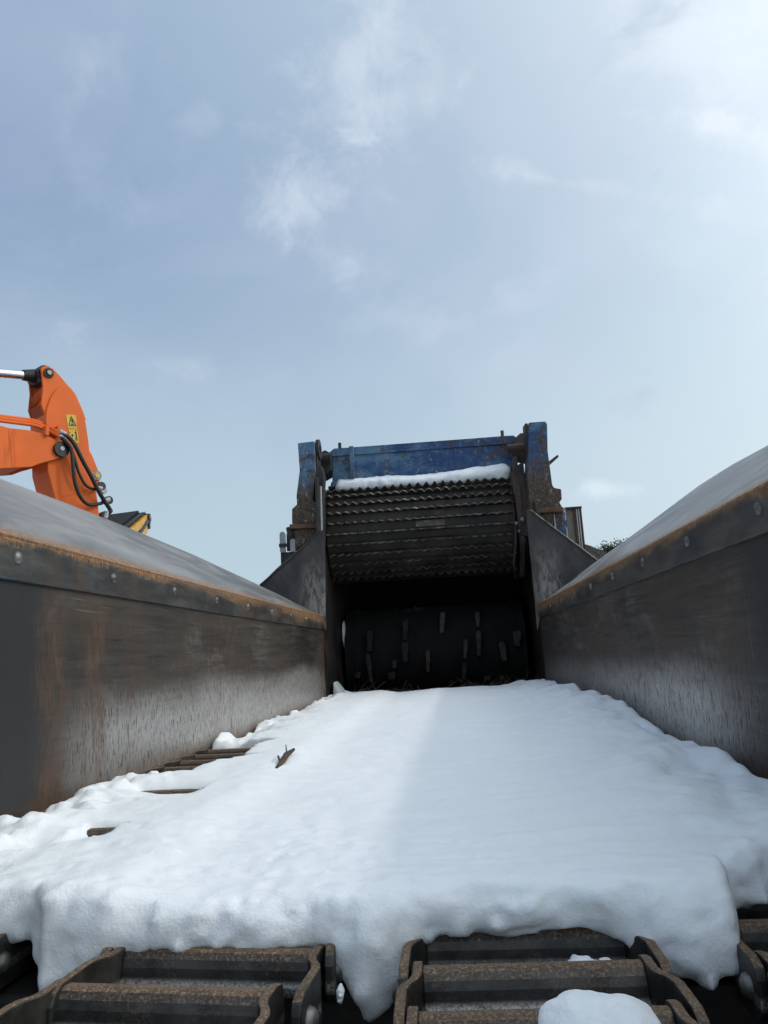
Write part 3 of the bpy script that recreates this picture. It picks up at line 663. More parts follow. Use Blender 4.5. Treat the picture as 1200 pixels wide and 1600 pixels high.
A = at(806, 820, 5.16); gp(MB().tube(bez([A, at(806, 850, 5.16), at(803, 880, 5.2), at(806, 905, 5.3)], 8), 0.008, 6), 'grease_line', 'dark_steel', None, True)

# mill rotor with hammers, deep in the mouth
RY, RZ, RR = 6.12, H+0.02, 0.34
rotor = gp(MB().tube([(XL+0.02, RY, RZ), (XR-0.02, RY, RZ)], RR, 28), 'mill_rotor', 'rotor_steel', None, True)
hr = random.Random(12)
for px, py0, py1 in ((578, 985, 1018), (577, 1020, 1066), (633, 968, 1000), (633, 1003, 1034), (617, 1032, 1044), (613, 1050, 1062), (668, 1015, 1050), (690, 955, 990), (726, 998, 1030), (724, 1034, 1062), (745, 955, 980), (746, 985, 1025), (784, 1002, 1034), (761, 1057, 1063), (560, 1050, 1060), (706, 1064, 1070), (806, 985, 1010)):
    a = at(px, py0, RY-RR); b = at(px, py1, RY-RR); zc = (a.z+b.z)/2; dz = (a.z-b.z)/2
    yy = RY-math.sqrt(max(0.01, RR**2-(zc-RZ)**2)) if abs(zc-RZ) < RR else RY-0.08
    k_ = yy/a.y; xx = a.x*k_; wv = hr.uniform(0.75, 1.35); tl = hr.uniform(-0.12, 0.12)
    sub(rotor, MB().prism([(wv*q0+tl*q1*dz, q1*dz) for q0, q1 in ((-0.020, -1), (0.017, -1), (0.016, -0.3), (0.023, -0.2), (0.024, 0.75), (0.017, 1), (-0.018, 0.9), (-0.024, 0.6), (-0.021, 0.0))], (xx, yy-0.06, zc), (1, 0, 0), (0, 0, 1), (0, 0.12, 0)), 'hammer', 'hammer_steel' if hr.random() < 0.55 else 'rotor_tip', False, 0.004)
for i in range(9):
    x = XL+0.10+i*0.155
    sub(rotor, MB().tube([(x, RY, RZ), (x+0.018, RY, RZ)], RR+0.012, 24), 'rotor_disc', 'rotor_steel', True)

# engine cover, vents and chassis behind the mill
gp(MB().box((XM-1.0, 6.66, 0.75), (XM+1.0, 10.6, H+0.62)), 'engine_cover', 'blue_beam', None, False, 0.03)
gp(MB().box((XM-1.0, 0.9, 0.72), (XM+1.0, 10.6, 0.92)), 'chassis_frame', 'dark_steel', None, False, 0.02)
for x in (XM-0.95, XM+0.95):
    tr = MB(); prof = []
    for j in range(13): a = math.pi/2+math.pi*j/12; prof.append((5.0+0.36*math.cos(a), 0.36+0.36*math.sin(a)))
    for j in range(13): a = -math.pi/2+math.pi*j/12; prof.append((8.4+0.36*math.cos(a), 0.36+0.36*math.sin(a)))
    tr.prism(prof, (x-0.22, 0, 0), (0, 1, 0), (0, 0, 1), (0.44, 0, 0)); gp(tr, 'crawler_track', 'dark_steel', None, False, 0.02)
gp(MB().box((XM-0.5, 1.1, 0.0), (XM-0.3, 1.3, 0.74)), 'support_leg', 'dark_steel', None, False, 0.01)
gp(MB().box((XM+0.3, 1.1, 0.0), (XM+0.5, 1.3, 0.74)), 'support_leg', 'dark_steel', None, False, 0.01)
# ribbed vent stack by one post
A = at(884, 794, 5.85); B = at(906, 852, 5.85)
vs = gp(MB().box((A.x, 5.85, B.z-0.25), (A.x+0.115, 6.1, A.z)), 'vent_stack', 'beige_panel', None, False, 0.004)
for i in range(4): sub(vs, MB().box((A.x+0.058+i*0.017, 5.835, B.z-0.25), (A.x+0.066+i*0.017, 5.851, A.z-0.014)), 'rib', 'white_paint' if i in (1, 2) else 'rust_brown')
sub(vs, MB().box((A.x-0.004, 5.83, A.z-0.012), (A.x+0.121, 6.1, A.z+0.004)), 'lid', 'dark_steel')
sub(vs, MB().box((A.x-0.022, 5.84, B.z-0.25), (A.x-0.004, 5.86, A.z+0.004)), 'corner_strip', 'white_paint')
A = at(867, 801, 5.10); B = at(884, 838, 5.10)
bx = gp(MB().box((A.x, 5.10, B.z-0.1), (A.x+0.068, 5.30, A.z)), 'valve_box', 'blue_beam', None, False, 0.004)
sub(bx, MB().box((A.x+0.0685, 5.12, A.z-0.10), (A.x+0.082, 5.18, A.z-0.05)), 'latch', 'blue_beam', False, 0.003)
gp(MB().box((A.x-0.012, 5.09, B.z-0.1), (A.x-0.002, 5.12, A.z+0.01)), 'light_strip', 'white_paint')
# guard with two pale round-ended strips by the other post
A = at(437, 862, 5.75); B = at(464, 832, 5.75)
gd = gp(MB().box((A.x, 5.78, A.z-0.3), (B.x+0.02, 5.82, A.z-0.002)), 'guard_plate', 'dark_steel', None, False, 0.003)
C_ = at(446, 833, 5.75)
sub(gd, MB().prism([(0, -0.14), (0.10, -0.14), (0.10, 0.018), (0, 0)], (C_.x, 5.785, C_.z), (1, 0, 0), (0, 0, 1), (0, 0.03, 0)), 'bracket', 'dark_steel')
def strip(pxl, pxr, pyt, pyb, Y=5.75):
    a = at(pxl, pyt, Y); b = at(pxr, pyb, Y); w = (b.x-a.x)/2; top = a.z-w
    return [(-w, b.z-top)]+[(w*-math.cos(math.pi*j/10), w*math.sin(math.pi*j/10)) for j in range(11)]+[(w, b.z-top)], (a.x+w, Y, top)
for q in ((436.5, 446, 831, 862), (453, 461.5, 842, 862)):
    poly, o_ = strip(*q); sub(gd, MB().prism(poly, o_, (1, 0, 0), (0, 0, 1), (0, 0.025, 0)), 'pale_strip', 'white_paint', False, 0.002)
A = at(436, 852, 5.74); sub(gd, MB().box((A.x, 5.735, A.z-0.016), (A.x+0.06, 5.75, A.z+0.012)), 'strap', 'dark_steel')

# ------------------------------------------------------------------ drag chains
def link_parts(p, wn, seed):
    """one welded link: narrow barrel end at local y = 0, wide end towards -y; top of the link at z = 0"""
    prof = [(-.002, 0), (-.009, -.0025), (-.015, -.0085), (-.0185, -.017), (-.020, -.028), (-.0265, -.032), (-.0275, -.037), (-.0265, -.042), (-.022, -.047), (-.015, -.056), (.015, -.056), (.021, -.045), (.020, -.020), (.016, -.0075), (.009, -.0015)]
    barrel = MB().prism(prof, (-wn, 0, -0.003), (0, 1, 0), (0, 0, 1), (2*wn, 0, 0))
    bars = []
    for s in (-1, 1):
        mb = MB(); t = 0.0055
        path = [(0.026, 0, 0.016), (0.020, 0, 0.004), (0.005, 0, 0.0), (-0.022, 0, 0), (-0.034, .003, 0), (-0.048, .011, -0.001), (-0.060, .0145, -0.001), (-p-0.008, .0145, -0.001), (-p-0.022, .0145, 0.005), (-p-0.028, .0145, 0.016)]
        for y, off, drop in path:
            x = s*(wn+t+off); lo = -0.062+drop; hi = -drop
            mb.v += [(x-t, y, lo), (x+t, y, lo), (x+t, y, hi), (x-t, y, hi)]
        for i in range(len(path)-1):
            a = i*4
            for e in range(4):
                f = (e+1) % 4; mb.face(a+e, a+f, a+4+f, a+4+e)
        mb.face(0, 3, 2, 1); e = (len(path)-1)*4; mb.face(e, e+1, e+2, e+3); bars.append(mb)
    pins = []
    for s in (-1, 1):
        pins.append(MB().dome((s*(wn+0.0115+0.0140), -p, -0.031), (s, 0, 0), 0.0135, 0.010, 12, 3))
    return barrel, bars, pins
def make_chain(label, xc, p, wn, ztop, ys, skew=None):
    root = thing('drag_chain', (xc, ys[0], 0), label, 'chain', 'wide drag chains in the trough bed')
    barrel, bars, pins = link_parts(p, wn, 1)
    proto = None
    for i, y in enumerate(ys):
        if proto is None:
            L = bpy.data.objects.new('chain_link', None); COL.objects.link(L); L.empty_display_size = 0.05
            kids = [barrel.obj('barrel', 'chain_steel', L, False, 0.0015)]+[b.obj('side_bar', 'chain_steel', L, False, 0.002) for b in bars]+[q.obj('pin_head', 'chain_pin', L, True) for q in pins]
            proto = L
        else:
            L = proto.copy(); COL.objects.link(L)
            for ch in kids:
                c_ = ch.copy(); COL.objects.link(c_); c_.parent = L
        L.parent = root; L.matrix_parent_inverse = Matrix.Translation(root.location).inverted()
        dx, rz, dz, rx = skew(i, y) if skew else (0, 0, 0, 0)
        L.location = (xc+dx, y, H+ztop+dz); L.rotation_euler = (rx, 0, rz)
    return root
pt = 0.106
make_chain('wide rusty drag chain by the wall with the worn rivets, mostly under snow', -0.700, 0.125, 0.120, -0.275, [2.483+0.125*i for i in (1, 0)]+[2.483-0.125*i for i in range(1, 14)], lambda i, y: (-0.045, 0, -0.055, 0) if y < 1.3 else (-0.008, 0, -0.002, 0))
make_chain('rusty drag chain bared at the tail end, second from the orange excavator side', -0.335, pt, 0.118, -0.335, [0.845+pt*i for i in range(4, -3, -1)],
           lambda i, y: (0.03 if y > 0.9 else 0.0 if y > 0.8 else -0.03, -0.10 if y < 0.97 else 0, -0.0 if y > 0.6 else -0.05, 0 if y > 0.6 else 0.4))
make_chain('rusty drag chain with a snow clump on its frontmost bar', 0.062, pt, 0.118, -0.335, [0.779+pt*i for i in range(5, -3, -1)],
           lambda i, y: (0, 0.02 if y < 0.95 else 0, -0.0 if y > 0.6 else -0.05, 0 if y > 0.6 else 0.4))
make_chain('rusty drag chain beside the snow bank, only its side bar and pin end showing', 0.425, pt, 0.108, -0.338, [0.90+pt*i for i in range(4, -3, -1)], lambda i, y: (0, 0, -0.0 if y > 0.6 else -0.05, 0 if y > 0.6 else 0.4))

# ------------------------------------------------------------------ snow
def snow_bed():
    xs = np.arange(XL+0.001, XR-0.0005, 0.0075)
    ys = [0.84]
    while ys[-1] < 5.2: ys.append(ys[-1]+max(0.0065, 0.0075*(0.45+0.42*ys[-1])))
    ys = np.array(ys); zs = np.concatenate([np.arange(-0.46, -0.345, 0.009), np.arange(-0.345, -0.15, 0.0065)])
    X2, Y2 = np.meshgrid(xs, ys, indexing='ij'); zero = np.zeros_like(X2)
    top = -0.283+0.030*sstep(Y2, 1.2, 4.6)+0.010*sstep(X2, -0.5, 0.3)
    # bank against the wall on the sunny side, with lumps
    bk = sstep(X2, 0.16, 0.50)
    amp = np.interp(Y2, [0.9, 1.3, 1.55, 1.9, 2.3, 2.7, 3.6, 4.4, 5.2], [.0, .012, .016, .030, .050, .062, .050, .030, .012])
    lump = fbm(X2*7, Y2*5, zero+1.3, 3, 11)
    top += bk*(amp+lump*0.034+0.012*np.abs(fbm(X2*9, Y2*7, zero+3.3, 3, 13))+0.004*fbm(X2*30, Y2*26, zero, 2, 14))
    top -= sstep(X2, 0.545, 0.595)*(0.035+0.06*fbm(zero, Y2*9, zero+.2, 3, 41)).clip(0, 1)
    # lower, lumpy margin along the other wall
    mg = sstep(X2, -0.60, -0.84)
    top += mg*(0.014+0.055*fbm(X2*7, Y2*7, zero+4.1, 4, 21, 0.6)-0.02*sstep(Y2, 1.9, 2.2)*sstep(Y2, 4.5, 3.6))
    top -= 0.03*sstep(X2, -0.72, -0.84)*sstep(Y2, 2.9, 4.2)
    # long soft swells and cross ripples left by the slats
    top += 0.020*fbm(X2*1.8, Y2*1.3, zero+7.7, 3, 31)+0.0095*fbm(X2*1.8, Y2*18, zero, 3, 51)+0.0035*fbm(X2*16, Y2*14, zero, 3, 61)+0.0020*fbm(X2*45, Y2*50, zero, 2, 62)
    # melted openings over the slats of the outermost chain
    top += 0.019*sstep(X2, -0.36, -0.50)*(1-mg*0.8)
    hx = np.interp(Y2, [1.80, 1.86, 1.90, 1.98, 2.02, 2.10, 2.14, 2.23, 2.36, 2.42, 2.48, 2.56], [-.76, -.68, -.69, -.655, -.67, -.56, -.62, -.63, -.64, -.635, -.61, -.80])
    hole = sstep(X2-hx-0.015*fbm(X2*9, Y2*14, zero, 2, 71), 0.018, -0.03)*sstep(Y2, 1.79, 1.85)*sstep(Y2, 2.56, 2.50)
    top = top*(1-hole)-0.385*hole
    for x0, x1, ys_, wy, dp in ((-0.745, -0.565, 1.733, 0.17, 0.040), (-0.672, -0.600, 1.358, 0.13, 0.034)):
        u = (X2-x0)/(x1-x0); h = np.clip(1-((u-0.30)/np.where(u < 0.30, 0.36, 0.72))**2, 0, 1)
        g_ = np.where(Y2 < ys_-0.008, np.clip(1-(ys_-0.008-Y2)/wy, 0, 1)**1.5, np.clip(1-(Y2-ys_+0.008)/0.012, 0, 1))
        top -= dp*np.sqrt(h)*g_
    # front edge
    xk = [-.86, -.60, -.565, -.53, -.48, -.44, -.40, -.30, -.20, -.165, -.13, -.09, -.065, 0, .06, .12, .175, .21, .26, .30, .325, .40, .60]
    yk = [1.00, .99, .985, .945, .945, .945, .95, .95, .95, .945, .935, .945, .955, .962, .955, .966, .950, .93, .92, .935, 1.03, 1.05, 1.05]
    zk = [-.345, -.345, -.345, -.40, -.395, -.36, -.345, -.345, -.345, -.365, -.425, -.40, -.345, -.338, -.348, -.336, -.345, -.375, -.385, -.37, -.345, -.345, -.345]
    X, Y, Z = np.meshgrid(xs, ys, zs, indexing='ij')
    nf = Y2 < 1.35
    T = np.repeat(top[:, :, None], len(zs), 2)
    yf = np.interp(xs, xk, yk)[:, None, None]; zb = np.interp(xs, xk, zk)[:, None, None]
    jf = int(np.searchsorted(ys, 1.35))
    d2 = np.full(X.shape, 1.0)
    Xf, Yf, Zf = X[:, :jf], Y[:, :jf], Z[:, :jf]
    w1 = fbm(Xf*7, Yf*7, Zf*9, 3, 81); w2 = fbm(Xf*26, Yf*26, Zf*26, 2, 91); w3 = perlin(Xf*75, Yf*75, Zf*75, 95)
    d2[:, :jf] = (Yf-yf)+0.016*w1+0.007*w2-0.10*np.clip(-Zf-0.33, 0, 1)*0+0.020*sstep(Zf, -0.30, -0.36)*0
    zbb = np.repeat(np.repeat(zb, len(ys), 1), len(zs), 2)
    zbb[:, jf:] = -0.345
    d3 = Z-zbb; d3[:, :jf] += 0.008*w2+0.006*w1
    d6 = 5.07+0.03*fbm(X2*4, zero, zero+.5, 3, 5)[:, :, None]-Y
    d4 = np.minimum(X-(XL+0.012), (XR-0.012-0.05*np.clip(fbm(zero+.3, Y2*5, zero+.1, 4, 43), 0, 1)[:, :, None])-X)
    F = T-Z
    F = smin(F, d2, 0.042); F = smin(F, d3, 0.030); F = smin(F, d6*0.5, 0.03); F = smin(F, d4, 0.022)
    F[:, :jf] += 0.0035*w2+0.0042*w3
    F[0] = F[-1] = -0.01; F[:, 0] = F[:, -1] = -0.01; F[:, :, 0] = F[:, :, -1] = -0.01
    V, Q = surface_nets(F, xs, ys, zs); V[:, 2] += H
    o = np_mesh('snow_layer', V, Q, 'snow')
    return tag(o, 'thick white snow layer covering the chain bed of the trough', 'snow', None, 'stuff')
snow_bed()

def snow_blob(label, c, r, seed, amp=0.25, cut=None, res=0.005, name='snow_clump', fn=None, freq=1.0):
    """lump of snow: noisy ellipsoid round c, optionally clipped below"""
    c = Vector(c); pad = 1.4
    ax = [np.arange(c[i]-r[i]*pad, c[i]+r[i]*pad+res, res) for i in range(3)]
    X, Y, Z = np.meshgrid(*ax, indexing='ij'); q = np.sqrt(((X-c.x)/r[0])**2+((Y-c.y)/r[1])**2+((Z-c.z)/r[2])**2)
    m = min(r); F = (1-q)*m
    s = freq/max(r)
    F = F+amp*m*fbm(X*s*1.6, Y*s*1.6, Z*s*1.6, 3, seed)+0.0018*perlin(X*75, Y*75, Z*75, seed+3)
    if fn is not None: F = fn(X, Y, Z, F)
    if cut is not None: F = smin(F, Z-cut, 0.006)
    for a in range(3):
        sl = [slice(None)]*3
        for e in (0, -1): sl[a] = e; F[tuple(sl)] = -0.01
    V, Q = surface_nets(F, *ax); V[:, 2] += H
    return tag(np_mesh(name, V, Q, 'snow'), label, 'snow', None, 'stuff')
snow_blob('rounded snow clump sitting on the frontmost bar of the middle chain', (0.108, 0.772, -0.358), (0.064, 0.040, 0.036), 3, 0.18, -0.40, 0.003)
snow_blob('small ragged snow remnant caught behind a chain bar', (0.125, 0.925, -0.372), (0.040, 0.03, 0.020), 9, 0.5, None, 0.003, 'snow_remnant', None, 1.4)
snow_blob('narrow snow crumb hanging in the gap beside the chain pins', (-0.152, 0.905, -0.372), (0.0045, 0.008, 0.009), 13, 0.45, None, 0.0013, 'snow_crumb', None, 1.2)
snow_blob('snow crumb on the bed at the tail end beside the bank', (0.36, 0.90, -0.42), (0.035, 0.03, 0.02), 17, 0.6, None, 0.004, 'snow_crumb')
snow_blob('small snow ball lying against the wall by the bared slats', (-0.805, 1.965, -0.283), (0.016, 0.018, 0.014), 19, 0.3, None, 0.004, 'snow_ball')
snow_blob('triangular snow drift in the dark corner of the mill mouth', (-0.80, 5.30, -0.26), (0.16, 0.10, 0.20), 23, 0.2, None, 0.008, 'snow_drift', lambda X, Y, Z, F: smin(smin(F, X-(XL+0.01), 0.006), (0.06-1.5*(X-XL)-(Z+0.20))*0.55, 0.02))
snow_blob('thin snow patch stuck to the dark plate inside the mouth', (-0.842, 5.85, 0.17), (0.016, 0.06, 0.11), 29, 0.3, None, 0.006, 'snow_patch', lambda X, Y, Z, F: smin(F, X-(XL-0.010), 0.006))
def roller_snow():
    xs = np.arange(-0.84, 0.57, 0.011); ys = np.arange(5.24, 5.46, 0.009); zs = np.arange(1.08, 1.50, 0.008)
    X, Y, Z = np.meshgrid(xs, ys, zs, indexing='ij')
    rad = np.sqrt((Y-DY)**2+(Z-(DZ-H))**2)
    n = fbm(X*4, Y*6, Z*6, 3, 7); n2 = fbm(X*22, Y*22, Z*22, 2, 17)
    thick = 0.066+0.022*n+0.022*sstep(X, 0.0, 0.5)
    d = (DR+thick)-rad
    ang = np.degrees(np.arctan2(Z-(DZ-H), DY-Y))
    lo = 51.5+2.5*n+2.0*fbm(X*9,Y*0,Z*0,2,77)
    d2 = (ang-lo)/57.3*0.42
    ends = np.minimum(X+0.79+0.03*n, 0.525+0.03*n-X)
    F = smin(d, d2, 0.05); F = smin(F, ends, 0.05); F = smin(F, rad-(DR+0.004), 0.008); F = smin(F, 5.43-Y, 0.008); F = F+0.006*n2
    for a in range(3):
        sl = [slice(None)]*3
        for e in (0, -1): sl[a] = e; F[tuple(sl)] = -0.01
    V, Q = surface_nets(F, xs, ys, zs); V[:, 2] += H
    tag(np_mesh('snow_ridge', V, Q, 'snow'), 'long snow ridge lying on top of the toothed roller below the blue beam', 'snow', None, 'stuff')
roller_snow()

# twig on the snow
def onz(px, py, z):
    d = ray(px, py); v = d*(z/d.z); return Vector((v.x, v.y, v.z+H))
tw = thing('twig', onz(446, 1188, -0.272), 'short dark broken twig lying on the snow near the bared slats', 'twig')
a, b = onz(431, 1202, -0.262), onz(459, 1171, -0.243)
def local(o, root): return keep(o, root)
local(MB().tube([a, a.lerp(b, .3)+Vector((0.004, 0, .006)), a.lerp(b, .62)+Vector((-.003, 0, .004)), b], [.004, .0075, .008, .004], 8).obj('stem', 'twig', None, True), tw)
local(MB().tube([a.lerp(b, .25), a.lerp(b, .42)+Vector((-.012, -.01, .012)), onz(434.5, 1180, -0.248)], [.003, .0025, .001], 6).obj('side_shoot', 'twig', None, True), tw)
local(MB().tube([a, onz(429, 1206, -0.266)], [.003, .001], 6).obj('side_shoot', 'twig', None, True), tw)
local(MB().tube([a.lerp(b, .6), a.lerp(b, .8)+Vector((-.012, 0.0, .022))], [.003, .001], 6).obj('side_shoot', 'twig', None, True), tw)
# chopped straw and splinters where the bed meets the mill
st = MB(); r = random.Random(4)
for i in range(170):
    x = r.uniform(-0.78, 0.57) if i < 90 else r.uniform(0.15, 0.57); y = r.uniform(5.06, 5.28); z = H-0.285+r.uniform(0, 0.035); L = r.uniform(0.04, 0.15); a = r.uniform(0, 6.28); e = r.uniform(-0.1, 0.9)*(1.0 if i % 3 else 0.2)
    d = Vector((math.cos(a)*math.cos(e), math.sin(a)*math.cos(e)*0.5, math.sin(e)))*L; p0 = Vector((x, y, z))
    st.tube([p0, p0+d*0.5+Vector((0, 0, r.uniform(-.008, .01))), p0+d], [0.003, 0.0028, 0.0014], 4)
st.box((XL+0.02, 5.12, H-0.48), (XR-0.02, 5.5, H-0.285))
tag(st.obj('wood_debris', 'straw'), 'dark litter of straw and splinters at the foot of the mill mouth', 'debris', None, 'stuff')

# ------------------------------------------------------------------ excavator
EA = math.radians(56); EU = Vector((math.cos(EA), math.sin(EA), 0)); EN = Vector((math.sin(EA), -math.cos(EA), 0)); EZ = Vector((0, 0, 1))
EP = at(95, 703, 7.9)
EX = thing('excavator', (EP.x-4.6*EU.x, EP.y-4.6*EU.y, 0), 'orange excavator whose boom and arm rise above the trough flare', 'excavator')
def ep(px, py, off):
    """photo point on the boom's plane, off metres towards the viewer -> (u, w)"""
    d = ray(px, py); o = Vector((0, 0, H)); q = EP+EN*off; t = (q-o).dot(EN)/d.dot(EN); p = o+d*t-EP; return (p.dot(EU), p.z)
def e3(u, w, v): return EP+EU*u+EZ*w+EN*v
def ez(pts, off):  # points given in the 4.615x zoom of the photo's corner
    return [ep(x/4.615, 550+y/4.615, off) for x, y in pts]
def eprism(pts, v0, v1, name, mat, bevel=0.01, parent=None):
    o = MB().prism(pts, EP+EN*v0, EU, EZ, EN*(v1-v0)).obj(name, mat, None, False, bevel)
    if parent is None: return keep(o, EX)
    o.parent = parent; return o
hw = 0.185
main = ez([(330, 500), (335, 420), (365, 330), (400, 275), (445, 242), (485, 240), (530, 280), (575, 380), (612, 470), (640, 640), (652, 740), (690, 960), (720, 1200)], hw)
# continue the arm down to the bucket pin, hidden by the flare
main = [(p.x, p.y) for p in bez([Vector((a_, b_, 0)) for a_, b_ in main], 3)]
ulo, wlo = main[-1]; main += [(ulo+0.42, wlo-1.15), (ulo+0.28, wlo-1.30)] + ez([(400, 1070), (345, 860)], hw)
stick = eprism(main, -hw, hw, 'arm_box', 'orange', 0.012)
lugp = ez([(300, 375), (312, 250), (297, 115), (335, 95), (382, 118), (440, 178), (492, 240), (545, 300), (600, 425), (622, 490), (600, 500), (520, 330), (400, 300), (335, 480)], hw-0.02)
eprism(lugp, hw-0.05, hw-0.022, 'clevis_plate', 'orange', 0.005); eprism(lugp, -hw+0.022, -hw+0.05, 'clevis_plate', 'orange_shaded', 0.005)
lug2 = ez([(640, 700), (665, 745), (715, 870), (725, 905), (715, 940), (695, 950), (680, 930)], hw-0.02)
eprism(lug2, hw-0.06, hw-0.02, 'link_lug', 'orange', 0.004); eprism(lug2, -hw+0.02, -hw+0.06, 'link_lug', 'orange', 0.004)
back = ez([(330, 480), (300, 370), (325, 375), (352, 400), (345, 470)], hw-0.03)
eprism(back, -hw+0.05, hw-0.05, 'crown_plate', 'orange_shaded', 0.01)
# boom: side plates that fork round the arm, box behind
bo = hw+0.055
bm_ = ez([(-900, 470), (-300, 500), (0, 528), (75, 548), (200, 560), (300, 585), (360, 612), (425, 640), (462, 665), (478, 705), (465, 745), (430, 765), (380, 780), (290, 805), (230, 828), (170, 832), (0, 842), (-300, 850), (-900, 900)], bo)
b1 = eprism(bm_, hw+0.012, bo, 'boom_plate', 'orange', 0.008); eprism(bm_, -bo, -hw-0.012, 'boom_plate', 'orange', 0.008)
inner = [(u, w) for u, w in bm_ if u < ez([(215, 700)], bo)[0][0]]
eprism(inner, -hw-0.010, hw+0.010, 'boom_box', 'orange', 0.01)
uL = min(u for u, w in bm_); wT = max(w for u, w in bm_ if u < uL+0.3); wB = min(w for u, w in bm_ if u < uL+0.3)
eprism([(uL, wT), (uL, wB), (uL-1.3, wB-0.25), (uL-3.0, -EP.z+1.15), (uL-3.3, -EP.z+1.45), (uL-1.6, wT+0.12)], -bo+0.02, bo-0.02, 'boom_foot', 'orange', 0.02)
def epin(x, y, off, R, L, name, mat, parent=None):
    u, w = ez([(x, y)], off)[0]; a = e3(u, w, off); o = MB().tube([a-EN*0.06, a+EN*L], R, 20).obj(name, mat, None, True, 0.004); return keep(o, EX)
epin(437, 705, bo, 0.088, 0.035, 'pin_cap', 'black_paint'); epin(437, 702, bo, 0.026, 0.048, 'pin_bolt', 'silver_fitting')
epin(350, 152, hw-0.02, 0.058, 0.02, 'pin_cap', 'dark_steel'); epin(350, 152, hw-0.02, 0.03, 0.028, 'pin_bolt', 'chain_pin')
epin(693, 893, hw-0.02, 0.06, 0.02, 'pin_cap', 'chain_pin'); epin(693, 893, hw-0.02, 0.03, 0.03, 'pin_bolt', 'decal_yellow')
for (x, y), (x2, y2) in (((350, 152), (0, 0)), ((437, 705), (0, 0))):
    u, w = ez([(x, y)], hw)[0]; keep(MB().tube([e3(u, w, -hw-0.03), e3(u, w, hw)], 0.05, 16).obj('pivot_shaft', 'dark_steel', None, True), EX)
# arm cylinder: chrome rod, dark rod eye, barrel further along
u0, w0 = ez([(350, 150)], 0.0)[0]; u0, w0 = ez([(348, 150)], hw-0.02)[0]
ua, wa = ez([(0, 152)], 0.0)[0]; dirv = (EU*(ua-u0)+EZ*(wa-w0)).normalized()
c0 = e3(u0, w0, 0)
keep(MB().tube([c0+dirv*0.20, c0+dirv*1.7], 0.050, 24).obj('piston_rod', 'chrome', None, True), EX)
keep(MB().tube([c0+dirv*1.7, c0+dirv*3.4], 0.085, 24).obj('cylinder_barrel', 'orange', None, True), EX)
keep(MB().tube([c0+dirv*0.04, c0+dirv*0.22], [0.085, 0.06], 20).obj('rod_eye', 'black_paint', None, True, 0.006), EX)
keep(MB().tube([c0-EN*0.12, c0+EN*0.12], 0.105, 24).obj('rod_eye', 'black_paint', None, True, 0.006), EX)
# pipes along the boom, hoses down the arm
def e_path(pts, off): return bez([e3(*ep(x/4.615, 550+y/4.615, o), o) for (x, y), o in zip(pts, off)], 8)
for k_, dy in enumerate((0, 16, 34)):
    pts = [(-600, 380+dy), (0, 462+dy), (160, 482+dy), (250, 496+dy), (320, 522+dy), (380, 556+dy*0.8), (430, 580+dy*0.9)]
    keep(MB().tube(e_path(pts, [bo-0.10+0.03*k_]*5+[bo, bo+0.03]), 0.020, 10).obj('hydraulic_pipe', 'orange', None, True), EX)
for px, py in ((330, 575), (415, 575)):
    u, w = ez([(px, py)], bo)[0]; c_ = e3(u, w, bo-0.01)
    keep(MB().prism([(-0.02, -0.05), (0.02, -0.05), (0.02, 0.06), (-0.02, 0.06)], c_-EN*0.08, EU, EZ, EN*0.13).obj('pipe_clamp', 'orange', None, False, 0.004), EX)
for pts, rr, off in (([(430, 585), (500, 620), (545, 680), (600, 790), (660, 900), (720, 1020), (790, 1130), (796, 1150), (770, 1165)], 0.024, [bo+.03, bo+.05, bo+.06, bo+.06, bo+.05, bo+.03, hw, hw, hw-.02]),
                     ([(430, 605), (480, 650), (515, 710), (530, 850), (545, 960), (590, 1060), (650, 1102), (735, 1090)], 0.021, [bo+.03, bo+.06, bo+.07, bo+.08, bo+.08, bo+.06, bo+.02, hw+.02]),
                     ([(440, 620), (500, 680), (535, 760), (565, 860), (610, 950), (660, 985), (705, 985)], 0.016, [bo+.03, bo+.05, bo+.05, bo+.05, bo+.04, bo+.02, hw+.02])):
    keep(MB().tube(e_path(pts, off), rr, 10).obj('hydraulic_hose', 'rubber', None, True), EX)
for pts, rr in (([(425, 570), (470, 595)], 0.032), ([(425, 600), (470, 635)], 0.028), ([(740, 1080), (790, 1062)], 0.030), ([(705, 980), (735, 985)], 0.026), ([(770, 1150), (760, 1200)], 0.028)):
    o_ = bo+.03 if pts[0][0] < 500 else hw-.01
    keep(MB().tube([e3(*ep(x/4.615, 550+y/4.615, o_), o_) for x, y in pts], rr, 8).obj('hose_fitting', 'silver_fitting', None, False, 0.003), EX)
for x, y, rr in ((725, 970, .055), (742, 1000, .04), (780, 1070, .05), (790, 1068, .035), (750, 1180, .05)):
    u, w = ez([(x, y)], hw-.04)[0]; c_ = e3(u, w, hw-.04)
    keep(MB().tube([c_-EN*0.05, c_+EN*0.03], rr, 14).obj('valve_fitting', 'silver_fitting' if rr < .045 else 'black_paint', None, True, 0.004), EX)
